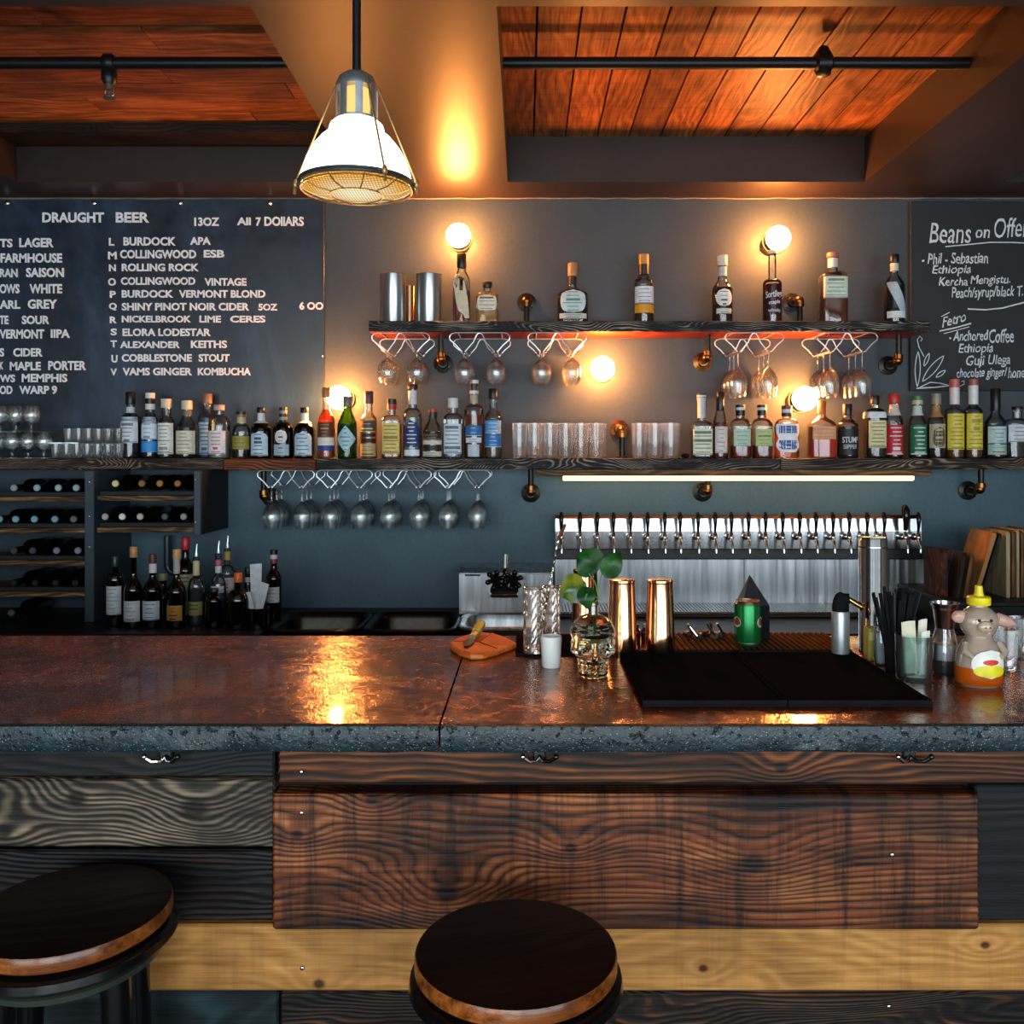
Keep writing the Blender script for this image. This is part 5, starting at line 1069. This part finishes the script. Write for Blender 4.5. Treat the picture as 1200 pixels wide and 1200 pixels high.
for v in b.v:
    x, y, z = v
    if y < .02:
        k = min(1, (.02 - y) / .03); dy = 0
        for sx in (-.0205, .0205): dy += .02 * G2(x - sx, .0115) * G2(z - .074, .0115)
        dy += .011 * G2(x, .0055) * G2(z - .055, .008) + .006 * G2(z - .026, .0022) - .008 * G2(z - .093, .006) * G2(x, .04)
        dy -= .0035 * math.cos(x * 900) * G2(z - .026, .009) * (abs(x) < .024)
        for sx in (-.034, .034): dy -= .008 * G2(x - sx, .012) * G2(z - .056, .006)
        v.y += dy * k
    for sx in (-1, 1): v.x += sx * (.005 * G2(z - .057, .005) - .006 * G2(z - .083, .008)) * (1 if x * sx > .03 else 0) * G2(y + .005, .03)
b.build('skull', ns_.m, t)
b = MB(); b.open_lathe([(.013, .136), (.011, .142), (.011, .158), (.0135, .16), (.0135, .165), (.0105, .166), (.0095, .16), (.0095, .14)], 20); b.build('neck', glass('d8dcb0', .4, 3), t)
LG = N('leaf'); v = LG.coords((1, 1, 1)); LG.bsdf(Base_Color=LG.ramp(LG.noise(v, 30, 3), [(.35, '06280a'), (.65, '1c5412')]), Roughness=.4, Specular_IOR_Level=.3); 
LG2 = N('leaf_light'); v = LG2.coords((1, 1, 1)); LG2.bsdf(Base_Color=LG2.ramp(LG2.noise(v, 26, 3), [(.4, '164a12'), (.6, '7a7a22')]), Roughness=.3)
cut = thing('leaf_cutting', 'cutting with four green heart shaped leaves standing in the skull vase', 'plant', (X(695, 2.0), 2.0, HC + .166))
def L3(px, py, dd=2.0): return Vector((X(px, dd) - X(695, 2.0), dd - 2.0, Z(py, dd) - HC - .166))
b = MB(); b.tube([(0.002, 0, -.08), (.004, 0, 0), L3(702, 702), L3(699, 690)], .0022, 7); b.tube([L3(702, 702), L3(690, 694), L3(684, 690)], .0016, 6); b.tube([L3(700, 698), L3(704, 676), L3(709, 664), L3(713, 660)], .0016, 6); b.tube([L3(701, 694), L3(697, 682), L3(690, 672)], .0016, 6); b.build('stem', mat('5a7a2c', .5), cut)
def leaf(base, tip, wd, m, dd=2.0, fold=.25, nrm=-1):
    A, B = L3(*base, dd), L3(*tip, dd); dv = B - A; l = dv.length; u = dv / l; side = u.cross(Vector((0, 1, 0))).normalized(); up = Vector((0, -1, 0)); b = MB(); vs, fs = [], []; K, M = 12, 6
    for i in range(K + 1):
        q = i / K; w_ = wd * (math.sin(PI * q ** .7) ** .85 if 0 < q < 1 else .001) * 2 / F * .5 * 2.0 * .5
        for j in range(-M, M + 1):
            f = j / M; c = A + u * (l * (q - .12 * abs(f) * (1 - q) * (q < .3))) + side * (w_ * f) + up * (fold * w_ * abs(f) - .012 * math.sin(q * PI)); vs.append(c)
    R = 2 * M + 1
    for i in range(K):
        for j in range(R - 1): fs.append((i * R + j, i * R + j + 1, (i + 1) * R + j + 1, (i + 1) * R + j))
    off = [(v[0], v[1] + .0006, v[2]) for v in vs]; b.add(vs, fs, 0, True); b.add(off, [tuple(reversed(f)) for f in fs], 0, True); b.build('leaf', m, cut)
leaf((699, 666), (677, 648), 38, LG.m, 2.01); leaf((711, 674), (727, 646), 26, LG.m, 1.99); leaf((684, 686), (655, 697), 36, LG2.m, 1.99); leaf((686, 690), (689, 714), 22, LG.m, 1.98)
# copper tins
def tin(px, d, label, z=None):
    t = thing('copper_shaker', label, 'shaker', (X(px, d), d, z or HC), 'copper shaker tins'); b = MB()
    b.lathe([(.0365, .0005), (.0372, .003), (.0355, .058), (.0352, .0595)], 40, closed=True); b.build('lower_tin', COPPER, t)
    b = MB(); b.lathe([(.0358, .06), (.0355, .062), (.0312, .176), (.0315, .18), (.0325, .181), (.0325, .185), (.030, .186), (0, .1845)], 40, closed=True); b.build('upper_tin', COPPER, t)
tin(686, 2.36, 'copper shaker tin behind the leaf cutting', MZ); tin(729, 2.215, 'copper shaker tin beside the skull vase'); tin(773.5, 2.215, 'copper shaker tin standing at the corner of the rubber mat')
for px, dd, c, lb in ((746, 2.33, 'a01c18', 'little red bottle between the copper tins'), (755.5, 2.36, '7a1414', 'slim dark red bottle behind the little red one')):
    bottle('dash_bottle', lb, 'bottle', px, 9, 732, 741, 737, 4, HC, dd, gl='c03028', liq=liquid(c, .85), cap=('b89a90' if px > 750 else '3a1410', 735), shoulder='r')
# pour spouts on the grid
sp0 = None
for k, (px, dd, rz) in enumerate(((808, 2.36, .4), (818, 2.34, -.5), (829, 2.37, .8), (838, 2.35, -.3), (846, 2.36, .1))):
    lb = ['pour spout lying nearest the copper tins on the grid', 'second pour spout of the little heap on the grid', 'pour spout at the middle of the heap on the grid', 'fourth pour spout of the little heap on the grid', 'pour spout lying nearest the green can on the grid'][k]
    t = thing('pour_spout', lb, 'pour spout', (X(px, dd), dd, HC + .0112), 'pour spouts on the grid', rz)
    b = MB(); b.tube([(0, 0, .008), (.0, -.012, .012), (-.012, -.02, .03), (-.02, -.022, .042)], .003, 8); b.build('tube', CHROME, t)
    b = MB(); b.tube([(0, .022, .008), (0, 0, .008)], .008, 10, rs=[.0075, .009]); b.build('stopper', mat('141210', .4), t)
# green can and black pyramid caddy
t = thing('drink_can', 'opened green drink can with pale and red emblem on the grid', 'can', (X(876, 2.27), 2.27, HC + .0112)); CG = mat('0d6a34', .25, .6, 'can_green')
b = MB(); b.lathe([(.027, .001), (.0325, .007), (.033, .012), (.033, .1), (.0315, .106)], 36, closed=True); b.lathe([(0, .003), (.027, .001)], 36, closed=True); b.build('body', CG, t)
b = MB(); b.lathe([(.0315, .106), (.0285, .113), (.0295, .1145), (.0275, .1145), (.0265, .111), (0, .111)], 36, closed=True); b.lathe([(.031, .009), (.0335, .009), (.0335, .012), (.031, .012)], 36); b.build('rim', mat('b8a88a', .25, 1.0), t)
for a, cc in ((-PI / 2 - 1.15, 'a8a488'), (-PI / 2 + .95, 'a8a488')):
    b = MB()
    for mi, ra, off in ((0, .42, .0008), (1, .26, .0014)):
        vs = [(((.033 + off) * math.cos(a + ra * math.cos(q * PI / 10))), ((.033 + off) * math.sin(a + ra * math.cos(q * PI / 10))), .062 + .032 * ra * math.sin(q * PI / 10)) for q in range(20)]; b.add(vs, [tuple(range(20))], mi)
    b.build('emblem', [mat(cc, .5), mat('8a2a24', .5)], t)
t = thing('black_caddy', 'black box caddy with pointed pyramid top behind the green can', 'caddy', (X(882, 2.37), 2.37, HC + .0112))
b = MB(); b.box(-.036, .036, -.034, .034, 0, .088, bev=.002); b.build('box', BLACKRUB, t)
b = MB(); b.add([(-.036, -.034, .0885), (.036, -.034, .0885), (.036, .034, .0885), (-.036, .034, .0885), (-.008, 0, .165)], [(0, 1, 4), (1, 2, 4), (2, 3, 4), (3, 0, 4), (3, 2, 1, 0)]); b.build('pyramid_lid', mat('141518', .3), t)
# torch
t = thing('kitchen_torch', 'small torch with brushed silver body and brass nozzle', 'torch', at(985, 2.19))
b = MB(); b.lathe([(.026, .0005), (.026, .006), (.021, .009)], 24); b.build('base', BLACKRUB, t)
b = MB(); b.lathe([(.0208, .009), (.0212, .012), (.0212, .108), (.02, .112)], 32); b.build('body', mat('b9c0c2', .4, .7), t)
b = MB(); b.lathe([(.0195, .112), (.02, .125), (.017, .14), (.012, .152), (.004, .158)], 20); b.tube([(0, 0, .142), (.02, -.006, .143)], .013, 12); b.build('head', BLACKRUB, t)
b = MB(); b.tube([(.018, -.005, .142), (.048, -.012, .124)], .0065, 12, rs=[.0065, .0075]); b.tube([(.046, -.012, .125), (.05, -.0125, .1225)], .0095, 12); b.build('nozzle', mat('c09a5c', .2, 1.0), t)
# chrome tower
t = thing('chrome_tower', 'tall polished chrome cylinder behind the straws', 'cylinder', at(1023, 2.24)); b = MB(); b.lathe([(.0355, .0005), (.0355, .004), (.034, .006), (.034, .283), (.0325, .286), (0, .287)], 48); b.build('column', CHROME, t)
b = MB(); b.lathe([(.0346, .262), (.0348, .264), (.0346, .266)], 40, closed=True); b.build('band', mat('8a8f94', .2, 1.0), t)
# small boxes and jars by the tower
t = thing('tea_carton', 'narrow olive yellow carton before the chrome cylinder', 'carton', at(1020, 2.16)); b = MB(); b.box(-.0105, .0105, -.016, .016, .0005, .079, bev=.001); b.build('carton', mat('a8a04c', .6), t); b = MB(); b.box(-.008, .008, -.0168, -.0162, .05, .07, bev=0); b.build('label', mat('cfc88a', .6), t)
t = thing('clip_jar', 'narrow clip top glass jar of white contents', 'jar', at(1033, 2.11)); b = MB(); b.lathe([(.0165, .002), (.0175, .006), (.0175, .082), (.0145, .092)], 24); b.build('jar', glass('e4ecec', .5, 2.5), t)
b = MB(); b.lathe([(.0155, .005), (.0155, .076)], 20); b.build('contents', mat('c4ccce', .6), t); b = MB(); b.lathe([(.015, .092), (.0165, .094), (.0165, .1), (.004, .104)], 24); b.build('lid', glass('f0f0f0', .4, 4), t); b = MB(); b.tube([(.016, -.006, .098), (.019, -.01, .085), (.019, -.008, .07), (.014, -.013, .06), (.019, -.008, .05)], .0012, 6); b.build('wire_clip', CHROME, t)
# straws
t = thing('straw_cup', 'black cup holding a fan of black straws', 'cup', at(1049, 2.04)); b = MB(); b.open_lathe([(0, .0005), (.02, .0005), (.021, .004), (.025, .09), (.0225, .09), (.019, .006), (0, .006)], 24); b.build('cup', BLACKRUB, t)
rs = random.Random(4)
S0 = None
for k in range(40):
    a = rs.random() * 2 * PI; q = rs.random() ** .5; bx, by = .008 * math.cos(a), .008 * math.sin(a)
    tx, ty = (.058 * q * math.cos(a) + .004), .03 * q * math.sin(a); h = .188 + rs.random() * .016 - .02 * q
    b = MB(); b.open_lathe([(.0033, 0), (.0033, 1), (.0026, 1), (.0026, 0)], 8) if False else b.tube([(bx, by, .007), (bx + (tx - bx) * .5, by + (ty - by) * .5, h * .5), (tx, ty, h)], .0034, 7)
    o = b.build('straw', BLACKRUB if k % 5 else mat('1a1a1c', .4), None, at(1049, 2.04)); tag(o, 'thin black straw fanning out of the black cup', 'straw', 'black straws')
# glass with cards
t = thing('card_glass', 'clear glass of cream napkins and cards before the sugar shaker', 'glass', at(1071, 1.97)); b = MB(); b.open_lathe([(0, 0), (.036, 0), (.0375, .004), (.0405, .1), (.038, .1), (.035, .012), (0, .014)], 32); b.build('wall', glass('e6f4f4', .45, 3.2, .015), t)
def ncard(label, x0, x1, y0, z0, z1, tilt, m):
    b = MB(); K = 8; vs, fs = [], []
    for s_ in (0, 1):
        for i in range(3):
            for k in range(K + 1):
                u = k / K; z = z0 + (z1 - z0) * i / 2; vs.append((x0 + (x1 - x0) * u + tilt * (z - z0), y0 + .004 * math.sin(u * PI) + s_ * .0012, z + (.004 * u if i == 2 else 0)))
    R = K + 1
    for s_ in (0, 1):
        for i in range(2):
            for k in range(K): q = s_ * 3 * R + i * R + k; f = (q, q + 1, q + R + 1, q + R); fs.append(f if s_ else f[::-1])
    b.add(vs, fs, 0, True); tag(b.build('napkin', m, None, at(1071, 1.97)), label, 'napkin', 'napkins in the clear glass')
CRM = mat('d6cfb4', .8); CRM2 = mat('e0dccb', .8)
ncard('wide cream napkin leaning at the straw side of the clear glass', -.026, .004, -.012, .016, .128, -.06, CRM); ncard('narrow folded cream napkin at the front middle of the clear glass', .002, .021, -.022, .016, .108, .05, CRM2); ncard('tall cream napkin at the honey side of the clear glass', .008, .027, .01, .016, .128, .06, CRM2)
# sugar shaker
t = thing('sugar_shaker', 'waisted glass shaker of white sugar with metal collar', 'shaker', at(1107, 2.04))
b = MB(); b.open_lathe([(0, 0), (.027, 0), (.029, .004), (.0285, .05), (.0265, .072), (.021, .094), (.02, .1)], 32); b.build('jar', glass('e6eef0', .45, 3.2), t)
b = MB(); b.lathe([(.0265, .03), (.0268, .05), (.024, .064), (0, .066)], 28); b.build('sugar', mat('dcdcdc', .8), t); b = MB(); b.lathe([(.0265, .004), (.0268, .0295)], 28); b.build('dark_syrup', liquid('2a2420', .6), t)
b = MB(); b.open_lathe([(.0195, .1), (.021, .104), (.027, .148), (.031, .154), (.0315, .158), (.029, .158), (.02, .108)], 32); b.build('metal_collar', mat('b8bcbe', .2, 1.0), t)
# honey bottle
t = thing('honey_bottle', 'animal shaped honey squeeze bottle with yellow cap and pink ears', 'bottle', at(1147, 1.93))
class _H: m = glass('fff0da', .85, 1.6, .05, .36)
HP = _H
prof = [(.0, .0), (.041, 0), (.0475, .006), (.0495, .02), (.0485, .045), (.0455, .07), (.036, .09), (.029, .1), (.0275, .106), (.033, .114), (.0395, .126), (.041, .138), (.037, .152), (.026, .163), (.0185, .168), (.0185, .172)]
b = MB(); b.lathe(prof, 40, sec=lambda r, a: (r * math.cos(a), r * .82 * math.sin(a))); b.ball((-.002, -.034, .13), .0155, 16, 10, (1.15, .6, .85)); b.build('body', HP.m, t)
for sg, dz in ((-1, 0), (1, -.006)):
    b = MB(); b.ball((sg * .041, -.002, .146 + dz), .019, 16, 10, (1.0, .5, .72)); b.tube([(sg * .04, 0, .147 + dz), (sg * .062, -.004, .141 + dz), (sg * .076, -.006, .136 + dz)] if sg > 0 else [(-.04, 0, .147), (-.05, -.004, .15), (-.056, -.006, .146)], .014, 10, rs=[.014, .012, .002] if sg > 0 else [.012, .009, .004]); b.build('ear', mat('c89a8c', .35), t)
for sg in (-1, 1):
    b = MB(); b.ball((sg * .0125 - .002, -.032, .143), .0032, 10, 8); b.build('eye', BLACKGLOSS, t); b = MB(); b.ball((sg * .005 - .002, -.0435, .13), .0018, 8, 6); b.build('nostril', mat('5a3428', .5), t)
    b = MB(); b.tube([(sg * .036, -.014, .092), (sg * .042, -.026, .076), (sg * .03, -.036, .066)], .008, 10, rs=[.007, .009, .006]); b.build('paw', HP.m, t)
b = MB(); b.lathe([(.0412, .0005), (.0478, .006), (.0498, .02), (.0492, .0415), (0, .042)], 40, sec=lambda r, a: (r * math.cos(a), r * .82 * math.sin(a))); b.build('honey', liquid('e0560c', .92), t)
b = MB(); b.lathe([(.022, .172), (.0235, .174), (.0235, .188), (.021, .19), (.0105, .191), (.0085, .199), (.0075, .212), (.0045, .214)], 28, rib=.01, ribn=28); b.build('yellow_cap', mat('e8d41c', .35), t)
b = MB()
def lab(mi, hw_, z0, z1, off, cut_=None):
    vs, fs = [], []; K, M = 12, 10
    for i in range(K + 1):
        u = i / K; z = z0 + (z1 - z0) * u; h = hw_ * math.sqrt(max(.0004, 1 - (2 * u - 1) ** 2))
        rr_ = .0505 - .06 * max(0, z - .03) ** 1.0 * .9 + off
        for j in range(M + 1): a = -PI / 2 + .12 + h * (2 * j / M - 1); vs.append((rr_ * math.cos(a), rr_ * .82 * math.sin(a), z))
    for i in range(K):
        for j in range(M): q = i * (M + 1) + j; fs.append((q, q + 1, q + M + 2, q + M + 1))
    b.add(vs, fs, mi, True)
lab(0, .8, .022, .082, .0012); lab(1, .72, .024, .05, .0017); lab(2, .34, .05, .062, .0021)
b.build('label', [mat('e8e4d8', .5), mat('e4d414', .5), mat('c8301c', .5)], t)
for px, dd, lb in ((1178, 2.06, 'plain clear tumbler standing behind the honey bottle'), (1196, 2.2, 'clear tumbler near the picture edge behind the honey bottle')):
    o = tumbler_mesh('rocks_glass', .024, .028, .095); o.location = at(px, dd); tag(o, lb, 'glass', 'tumblers behind the honey bottle')
